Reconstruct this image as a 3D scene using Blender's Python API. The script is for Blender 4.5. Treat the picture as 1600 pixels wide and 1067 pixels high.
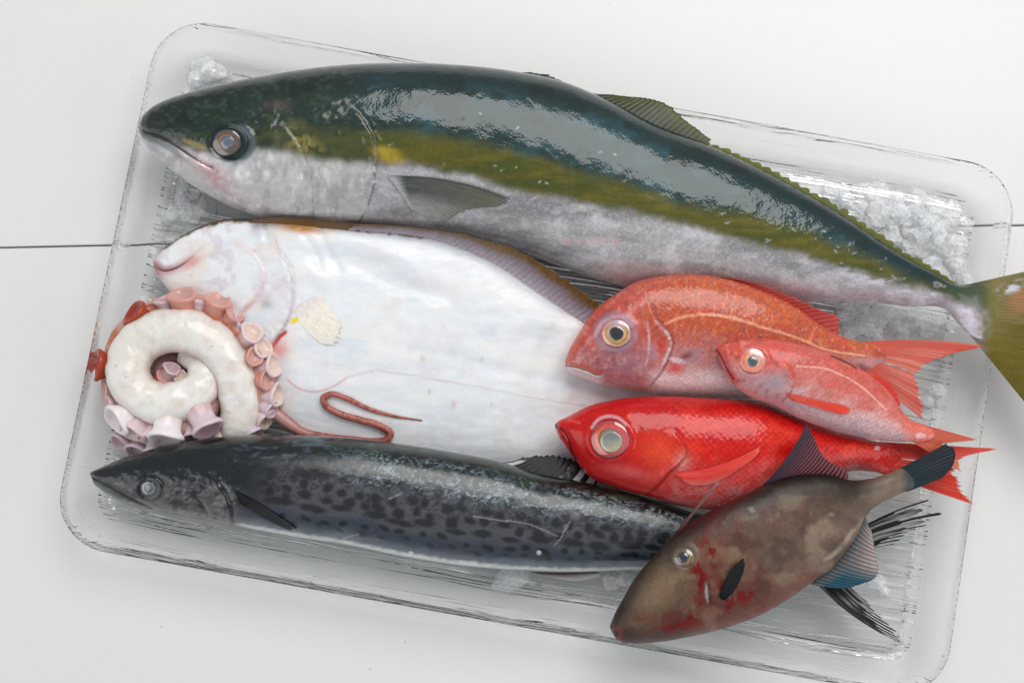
import bpy, math, random
import numpy as np
from mathutils import Vector, Matrix, kdtree

# ------------------------------------------------------------------ scene, camera, world, lamps
for o in list(bpy.data.objects): bpy.data.objects.remove(o, do_unlink=True)
sc = bpy.context.scene
COL = sc.collection
sc.render.engine = 'CYCLES'
sc.cycles.use_denoising = True
sc.cycles.max_bounces = 14
sc.cycles.transmission_bounces = 12
sc.cycles.transparent_max_bounces = 12
sc.cycles.glossy_bounces = 5
sc.cycles.diffuse_bounces = 6
sc.cycles.sample_clamp_indirect = 6.0
sc.cycles.blur_glossy = 0.3
sc.view_settings.view_transform = 'Standard'
sc.view_settings.look = 'None'
sc.view_settings.gamma = 1.0
sc.view_settings.use_curve_mapping = False
sc.view_settings.exposure = 0.0

FPX, CX, CY = 2222.0, 800.0, 533.5          # focal length and centre in photo pixels (1600 wide)
_t, _r, CAM_D = math.radians(5.75), math.radians(-1.25), 1.09
RM = (Matrix.Rotation(_r, 3, 'Y') @ Matrix.Rotation(_t, 3, 'X'))
R = np.array(RM)
CAM = -(R @ np.array([0, 0, -1.0])) * CAM_D
cd = bpy.data.cameras.new('camera')
cam = bpy.data.objects.new('camera', cd); COL.objects.link(cam)
cam.location = CAM; cam.rotation_euler = RM.to_euler()
cd.sensor_width = 36.0; cd.lens = FPX / 1600.0 * 36.0
cd.clip_start = 0.05; cd.clip_end = 50.0
sc.camera = cam

world = bpy.data.worlds.new('World'); sc.world = world; world.use_nodes = True
bg = world.node_tree.nodes['Background']
bg.inputs[0].default_value = (0.93, 0.96, 1.0, 1); bg.inputs[1].default_value = 0.37

def area(name, loc, target, sx, sy, power, color):
    l = bpy.data.lights.new(name, 'AREA'); l.shape = 'RECTANGLE'; l.size = sx; l.size_y = sy
    l.energy = power; l.color = color
    o = bpy.data.objects.new(name, l); COL.objects.link(o)
    o.location = loc
    d = Vector(target) - Vector(loc)
    o.rotation_euler = d.to_track_quat('-Z', 'Y').to_euler()
    return o
area('window_lamp', (0.36, 0.98, 1.54), (0.03, 0, 0.03), 1.45, 1.15, 25.5, (1.0, 0.985, 0.965))
area('room_fill_lamp', (-1.55, -0.75, 0.85), (0, 0, 0.02), 1.7, 1.3, 10.0, (0.97, 0.985, 1.0))  # fill lamp added to lift the tray floor, standing in for room bounce
area('room_fill_lamp', (1.65, -0.55, 0.90), (0, 0, 0.02), 1.7, 1.3, 10.0, (1.0, 0.99, 0.98))  # second added fill lamp, on the right side

# ------------------------------------------------------------------ photo pixel <-> place, in mm of height
def W(px, py, zmm):
    px = np.asarray(px, float); py = np.asarray(py, float); z = np.asarray(zmm, float) * 1e-3
    d = np.stack([(px - CX) / FPX, -(py - CY) / FPX, -np.ones_like(px)], -1) @ R.T
    s = (z - CAM[2]) / d[..., 2]
    return CAM + d * s[..., None]
def PX(P):
    q = (np.asarray(P) - CAM) @ R
    return CX + FPX * q[..., 0] / -q[..., 2], CY - FPX * q[..., 1] / -q[..., 2]

# ------------------------------------------------------------------ numeric helpers
def lin(c):
    c = np.asarray(c, float) / 255.0
    return np.where(c <= 0.04045, c / 12.92, ((c + 0.055) / 1.055) ** 2.4)
def sm(a, b, x):
    t = np.clip((x - a) / (b - a), 0, 1); return t * t * (3 - 2 * t)
def _hash(ix, iy, seed):
    h = (ix.astype(np.int64) * 374761393 + iy.astype(np.int64) * 668265263 + seed * 1442695041) & 0x7fffffff
    h = ((h ^ (h >> 13)) * 1274126177) & 0x7fffffff
    h = h ^ (h >> 16)
    return (h & 0xffff) / 65535.0
def vn(x, y, seed=0):
    ix, iy = np.floor(x), np.floor(y); fx, fy = x - ix, y - iy
    fx = fx * fx * (3 - 2 * fx); fy = fy * fy * (3 - 2 * fy)
    a, b = _hash(ix, iy, seed), _hash(ix + 1, iy, seed)
    c, d = _hash(ix, iy + 1, seed), _hash(ix + 1, iy + 1, seed)
    return (a * (1 - fx) + b * fx) * (1 - fy) + (c * (1 - fx) + d * fx) * fy
def fbm(x, y, seed=0, oct=4):
    s = 0; a = 0.5; t = 0
    for k in range(oct):
        s = s + a * vn(x * 2 ** k + 17.3 * k, y * 2 ** k - 9.1 * k, seed + k); t += a; a *= 0.55
    return s / t
def cs(knots, vals, t):
    """cubic hermite with finite-difference tangents, columns of vals"""
    k = np.asarray(knots, float); v = np.asarray(vals, float)
    if v.ndim == 1: v = v[:, None]
    m = np.zeros_like(v); d = (v[1:] - v[:-1]) / (k[1:] - k[:-1])[:, None]
    m[0], m[-1] = d[0], d[-1]
    h0, h1 = (k[1:-1] - k[:-2])[:, None], (k[2:] - k[1:-1])[:, None]
    m[1:-1] = (d[:-1] * h1 + d[1:] * h0) / (h0 + h1)
    i = np.clip(np.searchsorted(k, t, side='right') - 1, 0, len(k) - 2)
    h = (k[i + 1] - k[i])[:, None]; s = ((t - k[i]) / (k[i + 1] - k[i]))[:, None]
    return ((2*s**3 - 3*s**2 + 1) * v[i] + (s**3 - 2*s**2 + s) * h * m[i] + (-2*s**3 + 3*s**2) * v[i+1] + (s**3 - s**2) * h * m[i+1])
def along(poly, u, smooth=True):
    p = np.asarray(poly, float)
    k = np.concatenate([[0], np.cumsum(np.linalg.norm(np.diff(p[:, :2], axis=0), axis=1))]); k /= k[-1]
    if len(p) > 2 and smooth: return cs(k, p, u)
    return np.stack([np.interp(u, k, p[:, j]) for j in range(p.shape[1])], -1)
def pdist(x, y, poly, dense=8):
    """distance to a polyline and the signed side (positive to its right in the picture when walking down it)"""
    p = np.asarray(poly, float)
    if len(p) > 2 and dense: p = along(p, np.linspace(0, 1, dense * (len(p) - 1) + 1))
    best = np.full(x.shape, 1e9); side = np.zeros_like(best); par = np.zeros_like(best)
    for i in range(len(p) - 1):
        a, b = p[i], p[i + 1]; d = b - a; L2 = d @ d + 1e-9
        t = np.clip(((x - a[0]) * d[0] + (y - a[1]) * d[1]) / L2, 0, 1)
        ex, ey = x - a[0] - t * d[0], y - a[1] - t * d[1]
        D = np.hypot(ex, ey); m = D < best
        best = np.where(m, D, best); side = np.where(m, d[1] * ex - d[0] * ey, side); par = np.where(m, (i + t) / (len(p) - 1), par)
    return best, np.sign(side) * best, par
def yl(x, line):
    l = np.asarray(line, float); return np.interp(x, l[:, 0], l[:, 1])
def ell(x, y, cx, cy, a, b, rot=0):
    c, s = math.cos(math.radians(rot)), math.sin(math.radians(rot))
    dx, dy = x - cx, y - cy
    return np.hypot((dx * c + dy * s) / a, (-dx * s + dy * c) / b)

class Paint:
    def __init__(s, x, y, base):
        s.x, s.y = x, y; n = x.shape
        s.c = np.ones(n + (3,)) * lin(base)
        s.m = np.ones(n + (3,)) * np.array([0.4, 0.0, 1.0])      # roughness, metal, scales
    def mix(s, color, mask, rough=None, metal=None, scale=None):
        mask = np.clip(mask, 0, 1); k = mask[..., None]
        s.c = s.c * (1 - k) + lin(color) * k
        for i, v in enumerate((rough, metal, scale)):
            if v is not None: s.m[..., i] = s.m[..., i] * (1 - mask) + v * mask
    def mul(s, f): s.c = s.c * np.asarray(f)[..., None]

# ------------------------------------------------------------------ mesh helpers
def make_mesh(name, V, F, mat, parent=None, col=None, mask=None, skin=None, smooth=True):
    V = np.asarray(V, float)
    me = bpy.data.meshes.new(name)
    me.from_pydata(V.tolist(), [], F if isinstance(F, list) else F.tolist())
    if smooth: me.polygons.foreach_set('use_smooth', [True] * len(me.polygons))
    for nm, arr in (('Col', col), ('Mask', mask)):
        if arr is not None:
            a = me.attributes.new(nm, 'FLOAT_COLOR', 'POINT')
            a.data.foreach_set('color', np.concatenate([np.clip(arr, 0, 1), np.ones((len(V), 1))], 1).astype(np.float32).ravel())
    if skin is not None:
        a = me.attributes.new('skin', 'FLOAT_VECTOR', 'POINT')
        a.data.foreach_set('vector', np.asarray(skin, np.float32).ravel())
    me.update()
    o = bpy.data.objects.new(name, me); COL.objects.link(o)
    if mat: me.materials.append(mat)
    if parent: 
        o.parent = parent
        bpy.context.view_layer.update() if False else None
        o.matrix_parent_inverse = parent.matrix_basis.inverted()
    return o
def empty(name, loc, label, cat, group=None):
    o = bpy.data.objects.new(name, None); COL.objects.link(o); o.location = loc; o.empty_display_size = 0.02
    o['label'] = label; o['category'] = cat
    if group: o['group'] = group
    return o
def tag(o, label, cat, group=None):
    o['label'] = label; o['category'] = cat
    if group: o['group'] = group
    return o
def grid_faces(nu, nv, wrap=False, off=0, flip=False):
    i, j = np.meshgrid(np.arange(nu - 1), np.arange(nv if wrap else nv - 1), indexing='ij')
    j2 = (j + 1) % nv
    f = np.stack([i * nv + j, (i + 1) * nv + j, (i + 1) * nv + j2, i * nv + j2], -1).reshape(-1, 4) + off
    return f[:, ::-1] if flip else f

# ------------------------------------------------------------------ materials
class NT:
    def __init__(s, name):
        s.m = bpy.data.materials.new(name); s.m.use_nodes = True; s.t = s.m.node_tree
        s.t.nodes.clear(); s.out = s.n('ShaderNodeOutputMaterial')
    def n(s, typ, **kw):
        nd = s.t.nodes.new(typ)
        for k, v in kw.items():
            if k == 'i':
                for kk, vv in v.items():
                    if hasattr(vv, 'is_output') or isinstance(vv, bpy.types.NodeSocket): s.t.links.new(vv, nd.inputs[kk])
                    else: nd.inputs[kk].default_value = vv
            else: setattr(nd, k, v)
        return nd
    def math(s, op, a, b=None, c=None, clamp=False):
        nd = s.n('ShaderNodeMath', operation=op); nd.use_clamp = clamp
        for k, v in enumerate((a, b, c)):
            if v is None: continue
            if isinstance(v, bpy.types.NodeSocket): s.t.links.new(v, nd.inputs[k])
            else: nd.inputs[k].default_value = v
        return nd.outputs[0]
    def mulc(s, col, fac):                                   # colour times scalar socket
        nd = s.n('ShaderNodeVectorMath', operation='SCALE'); s.t.links.new(col, nd.inputs[0])
        if isinstance(fac, bpy.types.NodeSocket): s.t.links.new(fac, nd.inputs['Scale'])
        else: nd.inputs['Scale'].default_value = fac
        return nd.outputs[0]
    def fin(s, shader): s.t.links.new(shader, s.out.inputs['Surface']); return s.m

def skin_mat(name, scale_mm=2.4, scale_con=0.35, scale_bump=0.35, fine_bump=0.12, fine_mm=1.2, coat=0.7, coat_rough=0.09,
             coat_bump=0.4, sss=0.0, sss_col=(1, .4, .3), mottling=0.25, mottle_mm=6.0, squash=1.0, spec=0.12, rnd=0.6):
    k = NT(name)
    col = k.n('ShaderNodeAttribute', attribute_name='Col').outputs['Color']
    msk = k.n('ShaderNodeSeparateColor', i={0: k.n('ShaderNodeAttribute', attribute_name='Mask').outputs['Color']})
    sk = k.n('ShaderNodeAttribute', attribute_name='skin').outputs['Vector']
    mp = k.n('ShaderNodeMapping', i={'Vector': sk}); mp.inputs['Scale'].default_value = (1 / scale_mm, 1 / (scale_mm * squash), 0)
    mp.inputs['Rotation'].default_value = (0, 0, math.radians(45))
    vo = k.n('ShaderNodeTexVoronoi', i={'Vector': mp.outputs[0], 'Scale': 1.0, 'Randomness': rnd}); vo.voronoi_dimensions = '2D'
    d = vo.outputs['Distance']
    cell = k.n('ShaderNodeSeparateColor', i={0: vo.outputs['Color']}).outputs[0]
    fn = k.n('ShaderNodeTexNoise', i={'Vector': sk, 'Scale': 1 / fine_mm, 'Detail': 4.0, 'Roughness': 0.6})
    mo = k.n('ShaderNodeTexNoise', i={'Vector': sk, 'Scale': 1 / mottle_mm, 'Detail': 5.0, 'Roughness': 0.65})
    sc_f = k.math('MULTIPLY', msk.outputs[2], scale_con)
    edge = k.math('SUBTRACT', 0.42, d)                        # bright at a scale's middle
    jit = k.math('MULTIPLY_ADD', cell, 0.5, -0.25)
    v = k.math('MULTIPLY_ADD', k.math('ADD', k.math('MULTIPLY', edge, 1.6), jit), sc_f, 1.0)
    v2 = k.math('MULTIPLY', v, k.math('MULTIPLY_ADD', k.math('SUBTRACT', mo.outputs['Fac'], 0.5), mottling * 2, 1.0))
    v3 = k.math('MULTIPLY', v2, k.math('MULTIPLY_ADD', k.math('SUBTRACT', fn.outputs['Fac'], 0.5), mottling, 1.0))
    base = k.mulc(col, v3)
    h = k.math('ADD', k.math('MULTIPLY', k.math('MULTIPLY', k.math('SUBTRACT', 0.6, d), msk.outputs[2]), scale_bump),
               k.math('MULTIPLY', fn.outputs['Fac'], fine_bump))
    bp = k.n('ShaderNodeBump', i={'Height': h, 'Strength': 1.0, 'Distance': 0.0010})
    bc = k.n('ShaderNodeBump', i={'Height': h, 'Strength': coat_bump, 'Distance': 0.0010})
    rg = k.math('ADD', msk.outputs[0], k.math('MULTIPLY_ADD', mo.outputs['Fac'], 0.24, -0.12), clamp=True)
    p = k.n('ShaderNodeBsdfPrincipled', i={'Base Color': base, 'Roughness': rg, 'Metallic': msk.outputs[1], 'Normal': bp.outputs[0],
            'Coat Weight': coat, 'Coat Roughness': coat_rough, 'Coat Normal': bc.outputs[0], 'Specular IOR Level': spec})
    if sss: 
        p.inputs['Subsurface Weight'].default_value = sss; p.inputs['Subsurface Radius'].default_value = sss_col
        p.inputs['Subsurface Scale'].default_value = 0.004
    return k.fin(p.outputs[0])
def fin_mat(name, rough=0.35, transl=0.3, coat=0.3, spec=.4):
    k = NT(name)
    col = k.n('ShaderNodeAttribute', attribute_name='Col').outputs['Color']
    sk = k.n('ShaderNodeAttribute', attribute_name='skin').outputs['Vector']
    fn = k.n('ShaderNodeTexNoise', i={'Vector': sk, 'Scale': 0.5, 'Detail': 5.0, 'Roughness': 0.65})
    base = k.mulc(col, k.math('MULTIPLY_ADD', fn.outputs['Fac'], 0.7, 0.65))
    bp = k.n('ShaderNodeBump', i={'Height': fn.outputs['Fac'], 'Strength': 0.3, 'Distance': 0.0006})
    p = k.n('ShaderNodeBsdfPrincipled', i={'Base Color': base, 'Roughness': rough, 'Specular IOR Level': spec, 'Coat Weight': coat, 'Coat Roughness': 0.12, 'Normal': bp.outputs[0]})
    t = k.n('ShaderNodeBsdfTranslucent', i={'Color': base})
    mx = k.n('ShaderNodeMixShader', i={0: transl, 1: p.outputs[0], 2: t.outputs[0]})
    return k.fin(mx.outputs[0])
def eye_mat():
    k = NT('eye_wet')
    col = k.n('ShaderNodeAttribute', attribute_name='Col').outputs['Color']
    p = k.n('ShaderNodeBsdfPrincipled', i={'Base Color': col, 'Roughness': 0.25, 'Coat Weight': 1.0, 'Coat Roughness': 0.03, 'Coat IOR': 1.85})
    return k.fin(p.outputs[0])
EYE = eye_mat()
FIN = fin_mat('fin_membrane')
FIN_ON = fin_mat('fin_on_skin', rough=.3, transl=0.0, coat=.4)
FIN_DARK = fin_mat('dark_fin_membrane', rough=0.5, transl=0.08, coat=0.12, spec=.2)

# ------------------------------------------------------------------ fish builders
class Body: pass
def body(name, root, st, mat, paint, disp=None, nu=400, nt=120, nb=26, eD=1.0, eV=1.0, ends=(0.35, 0.1)):
    """st rows: dorsal px, py, ventral px, py, dorsal z, ventral z, thickness above and below the chord (mm)"""
    st = np.asarray(st, float)
    mid = (st[:, 0:2] + st[:, 2:4]) / 2
    k = np.concatenate([[0], np.cumsum(np.maximum(np.linalg.norm(np.diff(mid, axis=0), axis=1), 4))])
    s = np.linspace(0, 1, nu)
    s = s - ends[0] * np.sin(np.pi * np.minimum(s * 2, 1)) * 0.10       # denser at the snout
    s = (s - s[0]) / (s[-1] - s[0]); s = np.maximum.accumulate(s)
    Q = cs(k, st, s * k[-1])
    Q[:, 6:] = np.maximum(Q[:, 6:], 0.3)
    a = np.concatenate([np.linspace(0, np.pi, nt, endpoint=False), np.linspace(np.pi, 2 * np.pi, nb, endpoint=False)])
    c, sn = np.cos(a), np.sin(a)
    w = (1 + c) / 2
    cx = Q[:, 2:3] * (1 - w) + Q[:, 0:1] * w; cy = Q[:, 3:4] * (1 - w) + Q[:, 1:2] * w
    cz = Q[:, 5:6] * (1 - w) + Q[:, 4:5] * w
    P = W(cx, cy, cz)
    e = np.where(c > 0, eD, eV)
    prof = np.sign(sn) * np.abs(sn) ** e
    dz = np.where(sn >= 0, Q[:, 6:7] * prof, Q[:, 7:8] * prof)
    P[..., 2] += dz * 1e-3
    x, y = PX(P)
    up = np.clip(sn, 0, 1)[None, :] * np.ones((nu, 1))
    if disp is not None:
        P[..., 2] += disp(x, y) * 1e-3 * sm(0.02, 0.35, up)
        x, y = PX(P)
    arc = np.concatenate([[0], np.cumsum(np.linalg.norm(np.diff(P.mean(1), axis=0), axis=1))]) * 1000
    girth = np.concatenate([np.zeros((nu, 1)), np.cumsum(np.linalg.norm(np.diff(P, axis=1), axis=2), axis=1)], 1) * 1000
    girth -= girth[:, nt // 2:nt // 2 + 1]
    skin = np.stack([np.broadcast_to(arc[:, None], x.shape), girth, np.zeros_like(x)], -1)
    pt = paint(x, y)
    nv = nt + nb
    F = grid_faces(nu, nv, wrap=True).tolist()
    F.append(list(range(nv - 1, -1, -1))); F.append([(nu - 1) * nv + j for j in range(nv)])
    V = P.reshape(-1, 3)
    # outward orientation
    A = np.array(F[:-2]); v0, v1, v2 = V[A[:, 0]], V[A[:, 1]], V[A[:, 2]]
    if np.einsum('ij,ij->i', v0 - V.mean(0), np.cross(v1 - v0, v2 - v0)).sum() < 0: F = [f[::-1] for f in F]
    o = make_mesh(name, V, F, mat, root, pt.c.reshape(-1, 3), pt.m.reshape(-1, 3), skin.reshape(-1, 3))
    b = Body(); b.o = o; b.P = P[:, :nt + 1] if False else P[:, :nt]
    b.x, b.y = x[:, :nt], y[:, :nt]
    kd = kdtree.KDTree(b.x.size)
    for i, (xx, yy) in enumerate(zip(b.x.ravel(), b.y.ravel())): kd.insert((xx, yy, 0), i)
    kd.balance(); b.kd = kd; b.z = b.P[..., 2].ravel() * 1000
    return b
def surf(b, px, py):
    px = np.asarray(px, float); out = np.zeros(px.size)
    for i, (x, y) in enumerate(zip(px.ravel(), np.asarray(py, float).ravel())):
        n = b.kd.find_n((x, y, 0), 4); w = [1 / (q[2] + 0.05) for q in n]
        out[i] = sum(b.z[q[1]] * ww for q, ww in zip(n, w)) / sum(w)
    return out.reshape(px.shape)
def plane_at(b, cx, cy, r):
    a = np.linspace(0, 2 * np.pi, 16, endpoint=False)
    xs, ys = cx + r * np.cos(a), cy + r * np.sin(a); z = surf(b, xs, ys)
    A = np.stack([np.cos(a), np.sin(a), np.ones(16)], 1)
    return np.linalg.lstsq(A, z, rcond=None)[0]             # slope x, slope y per r, mean
def eye(b, root, cx, cy, rx, ry, rings, dome=2.5, lift=0.0, rot=0.0, pupil=None, name='eye', side=None):
    """rings: list of (radius 0..1, colour). pupil: (dx, dy, radius px, colours rings)"""
    sl = plane_at(b, cx, cy, max(rx, ry))
    def disc(nm, ex, ey, ax, ay, rg, dm, lf, par, grad=None):
        nr, na = 26, 56
        r = np.linspace(0, 1.06, nr)[:, None]; a = np.linspace(0, 2 * np.pi, na, endpoint=False)[None, :]
        co, si = math.cos(math.radians(rot)), math.sin(math.radians(rot))
        qx, qy = ax * r * np.cos(a), ay * r * np.sin(a)
        x, y = ex + qx * co - qy * si, ey + qx * si + qy * co
        z = sl[2] + sl[0] * (x - cx) / max(rx, ry) + sl[1] * (y - cy) / max(rx, ry) + lf + dm * np.sqrt(np.clip(1 - (r * .97) ** 2, 0, 1)) * np.ones_like(a) - 0.6 - 2.0 * sm(0.97, 1.06, r)
        c = np.ones(x.shape + (3,)) * lin(rg[0][1])
        rr = r * np.ones_like(a) + 0.10 * (fbm(x / 5, y / 5, 3) - .5) + .05 * (fbm(x / 2, y / 2, 13) - .5)
        for (r0, c0), (r1, c1) in zip(rg[:-1], rg[1:]):
            t = sm(r0, r1, rr)[..., None]; c = np.where(rr[..., None] >= r0, lin(c0) * (1 - t) + lin(c1) * t, c)
        if side and par is root:                                # one side of the iris is differently coloured: (angle, colour, amount)
            for an, sc_, am in side:
                w_ = sm(.1, .9, np.cos(a - math.radians(an)) * np.ones_like(r)) * sm(.45, .6, rr) * sm(1.0, .9, rr) * am
                c = c * (1 - w_[..., None]) + lin(sc_) * w_[..., None]
        if grad:                                                # cloudy lens: upper and lower tint
            t_ = sm(-.8, .8, np.sin(a) * r + .5 * (fbm(x / 6, y / 6, 4) - .5))[..., None] * sm(.92, .8, rr)[..., None]
            c = c * (1 - sm(.92, .8, rr)[..., None] * .85) + .85 * sm(.92, .8, rr)[..., None] * (lin(grad[0]) * (1 - sm(-.8, .8, np.sin(a) * r)[..., None]) + lin(grad[1]) * sm(-.8, .8, np.sin(a) * r)[..., None])
        c *= (0.6 + 0.5 * fbm(x / 2.5, y / 2.5, 9) + .35 * fbm(x / 9, y / 9, 19))[..., None]
        P = W(x, y, z)
        F = grid_faces(nr, na, wrap=True)
        return make_mesh(nm, P.reshape(-1, 3), F[:, ::-1], EYE, par, c.reshape(-1, 3))
    o = disc(name, cx, cy, rx, ry, rings, dome, lift, root)
    if pupil:
        dx, dy, pr, rg = pupil[:4]
        f = 1 - (math.hypot(dx, dy) / rx) ** 2
        disc('pupil', cx + dx, cy + dy, pr, pr * ry / rx, rg, 1.3, lift -.3 + dome * math.sqrt(max(f, 0.1)) * 0.96 + 0.45, o, pupil[4] if len(pupil) > 4 else None)
    return o
def fin(name, root, base, tip, zb, zt, nray, paint, mat=None, jag=0.06, ridge=0.25, thick=0.35, nv=26, sub=6, on=None, seed=1,
        gap=None, bow=0.0, curl=0.0, memb=0.5):
    """rays run from the base polyline to the tip polyline; zb/zt mm numbers or lists along u; on: Body whose surface carries it"""
    nu = nray * sub + 1
    u = np.linspace(0, 1, nu)
    B, T = along(base, u), along(tip, u)
    zz = lambda q: np.interp(u, np.linspace(0, 1, len(q)), q) if hasattr(q, '__len__') else np.full(nu, float(q))
    ZB, ZT = zz(zb), zz(zt)
    rng = np.random.RandomState(seed); rr = rng.rand(nray + 2)
    ph = np.abs(((u * nray + 0.5) % 1.0) - 0.5) * 2           # 0 on a ray, 1 between rays
    ri = np.floor(u * nray + 0.5).astype(int)
    vend = 1 - jag * (memb * ph ** 1.5 + rr[ri])
    v = np.linspace(0, 1, nv)[None, :] * vend[:, None]
    d = T - B
    nrm = np.stack([-d[:, 1], d[:, 0]], 1)
    bw = bow * 4 * v * (1 - v)
    x = B[:, :1] + d[:, :1] * v + nrm[:, :1] * bw; y = B[:, 1:2] + d[:, 1:2] * v + nrm[:, 1:2] * bw
    z = ZB[:, None] * (1 - v) + ZT[:, None] * v + curl * np.sin(np.pi * v)
    if on is not None: z = z + surf(on, x, y)
    z = z + ridge * (1 - ph[:, None]) ** 1.0 * (1 - 0.5 * v) + 0.5 * ridge * (fbm(x / 14, y / 14, seed) - .5)
    c = paint(x, y, u[:, None] + 0 * v, v, ph[:, None] + 0 * v, rr[ri][:, None] + 0 * v)
    P = W(x, y, z); P2 = P.copy(); P2[..., 2] -= thick * 1e-3
    V = np.concatenate([P.reshape(-1, 3), P2.reshape(-1, 3)])
    g = grid_faces(nu, nv)
    if gap is not None:
        keep = ~gap(u[:, None] + 0 * v, v, ph[:, None] + 0 * v, rr[ri][:, None] + 0 * v).reshape(-1)
        g = g[keep[g].all(1)]
    n0 = nu * nv
    F = [g, g[:, ::-1] + n0]
    # walls along the boundary
    ed = {}
    for f in g:
        for a, b2 in ((f[0], f[1]), (f[1], f[2]), (f[2], f[3]), (f[3], f[0])):
            kk = (min(a, b2), max(a, b2)); ed[kk] = None if kk in ed else (a, b2)
    wl = np.array([[b2, a, a + n0, b2 + n0] for a, b2 in [q for q in ed.values() if q]])
    F = np.concatenate(F + [wl])
    V0 = V[F[0]]
    if np.cross(V0[1] - V0[0], V0[2] - V0[0])[2] < 0: F = F[:, ::-1]
    cc = np.concatenate([c.reshape(-1, 3)] * 2)
    skin = np.concatenate([np.stack([u[:, None] * nray * 2 + 0 * v, v * 12, 0 * v], -1).reshape(-1, 3)] * 2)
    used = np.unique(F); rm = np.zeros(len(V), int); rm[used] = np.arange(len(used))
    return make_mesh(name, V[used], rm[F], mat or FIN, root, cc[used], None, skin[used])
def crease(x, y, L_, h, w, drop, seed=0, st=.15):
    """a plate edge: rises towards the line from its left, drops behind it, uneven along its length"""
    D, s_, par = pdist(x, y, L_)
    am = .35 + 1.3 * fbm(x/13, y/13, seed + 80)
    s_ = s_ + 5 * (fbm(x/9, y/9, seed + 81) - .5)
    return am * sm(0, st, par) * sm(1, .9, par) * (h * sm(-w, -1, s_) * (s_ < 1.5) * sm(1.5, -.5, s_) - drop * sm(8, 0, s_) * (s_ >= -.5))
def ramp(a, b, t):
    t = np.clip(t, 0, 1)[..., None]; return lin(a) * (1 - t) + lin(b) * t
#=== SETTING
# ------------------------------------------------------------------ table
def table_mat():
    k = NT('white_laminate')
    tc = k.n('ShaderNodeTexCoord').outputs['Object']
    n1 = k.n('ShaderNodeTexNoise', i={'Vector': tc, 'Scale': 5.0, 'Detail': 4.0})
    n2 = k.n('ShaderNodeTexNoise', i={'Vector': tc, 'Scale': 260.0, 'Detail': 3.0})
    sp = k.n('ShaderNodeTexVoronoi', i={'Vector': tc, 'Scale': 34.0, 'Randomness': 1.0})
    fleck = k.math('LESS_THAN', sp.outputs['Distance'], 0.024)
    f = k.math('MULTIPLY_ADD', n1.outputs['Fac'], 0.05, 0.975)
    f = k.math('MULTIPLY', f, k.math('MULTIPLY_ADD', n2.outputs['Fac'], 0.03, 0.985))
    f = k.math('MULTIPLY', f, k.math('MULTIPLY_ADD', fleck, -0.35, 1.0))
    rgb = k.n('ShaderNodeRGB'); rgb.outputs[0].default_value = (0.745, 0.745, 0.738, 1)
    bp = k.n('ShaderNodeBump', i={'Height': n2.outputs['Fac'], 'Strength': 0.04, 'Distance': 0.001})
    p = k.n('ShaderNodeBsdfPrincipled', i={'Base Color': k.mulc(rgb.outputs[0], f), 'Roughness': k.math('MULTIPLY_ADD', n1.outputs['Fac'], 0.2, 0.32),
            'Specular IOR Level': 0.4, 'Normal': bp.outputs[0]})
    return k.fin(p.outputs[0])
TABLE = table_mat()
def solid(name, rgb, rough=0.6):
    k = NT(name); p = k.n('ShaderNodeBsdfPrincipled', i={'Base Color': (*lin(rgb), 1), 'Roughness': rough}); return k.fin(p.outputs[0])
def box(name, x0, x1, y0, y1, z0, z1, mat, parent=None, bev=0.0, rotz=0, loc=(0, 0, 0)):
    b = bev
    V = []; 
    for zz, q in ((z0, 0), (z1 - b, 0), (z1, b)):
        V += [(x0 + q, y0 + q, zz), (x1 - q, y0 + q, zz), (x1 - q, y1 - q, zz), (x0 + q, y1 - q, zz)]
    F = [[3, 2, 1, 0], [8, 9, 10, 11]]
    for l in (0, 4):
        for j in range(4): F.append([l + j, l + (j + 1) % 4, l + 4 + (j + 1) % 4, l + 4 + j])
    o = make_mesh(name, V, F, mat, parent, smooth=False); o.rotation_euler.z = rotz; o.location = loc
    return o
sa, sb = W(0., 387., 0.), W(1600., 352., 0.)
seam_ang = math.atan2(sb[1] - sa[1], sb[0] - sa[0])
seam_mid = (sa + sb) / 2
tbl = box('table_top', -1.2, 1.2, -1.2, 1.2, -0.022, -0.0035, solid('seam_underlay_board', (120, 118, 115)), None, 0, seam_ang, tuple(seam_mid))  # dark underlay board seen through the gap between the panels
tbl['kind'] = 'structure'; tbl['label'] = 'white laminate table top of two panels with a thin seam'
g = 0.0007
for nm, y0, y1 in (('panel', g, 1.2), ('panel', -1.2, -g)):
    p = box(nm, -1.2, 1.2, y0, y1, -0.0034, 0.0, TABLE, None, 0.0006); p.parent = tbl

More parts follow.
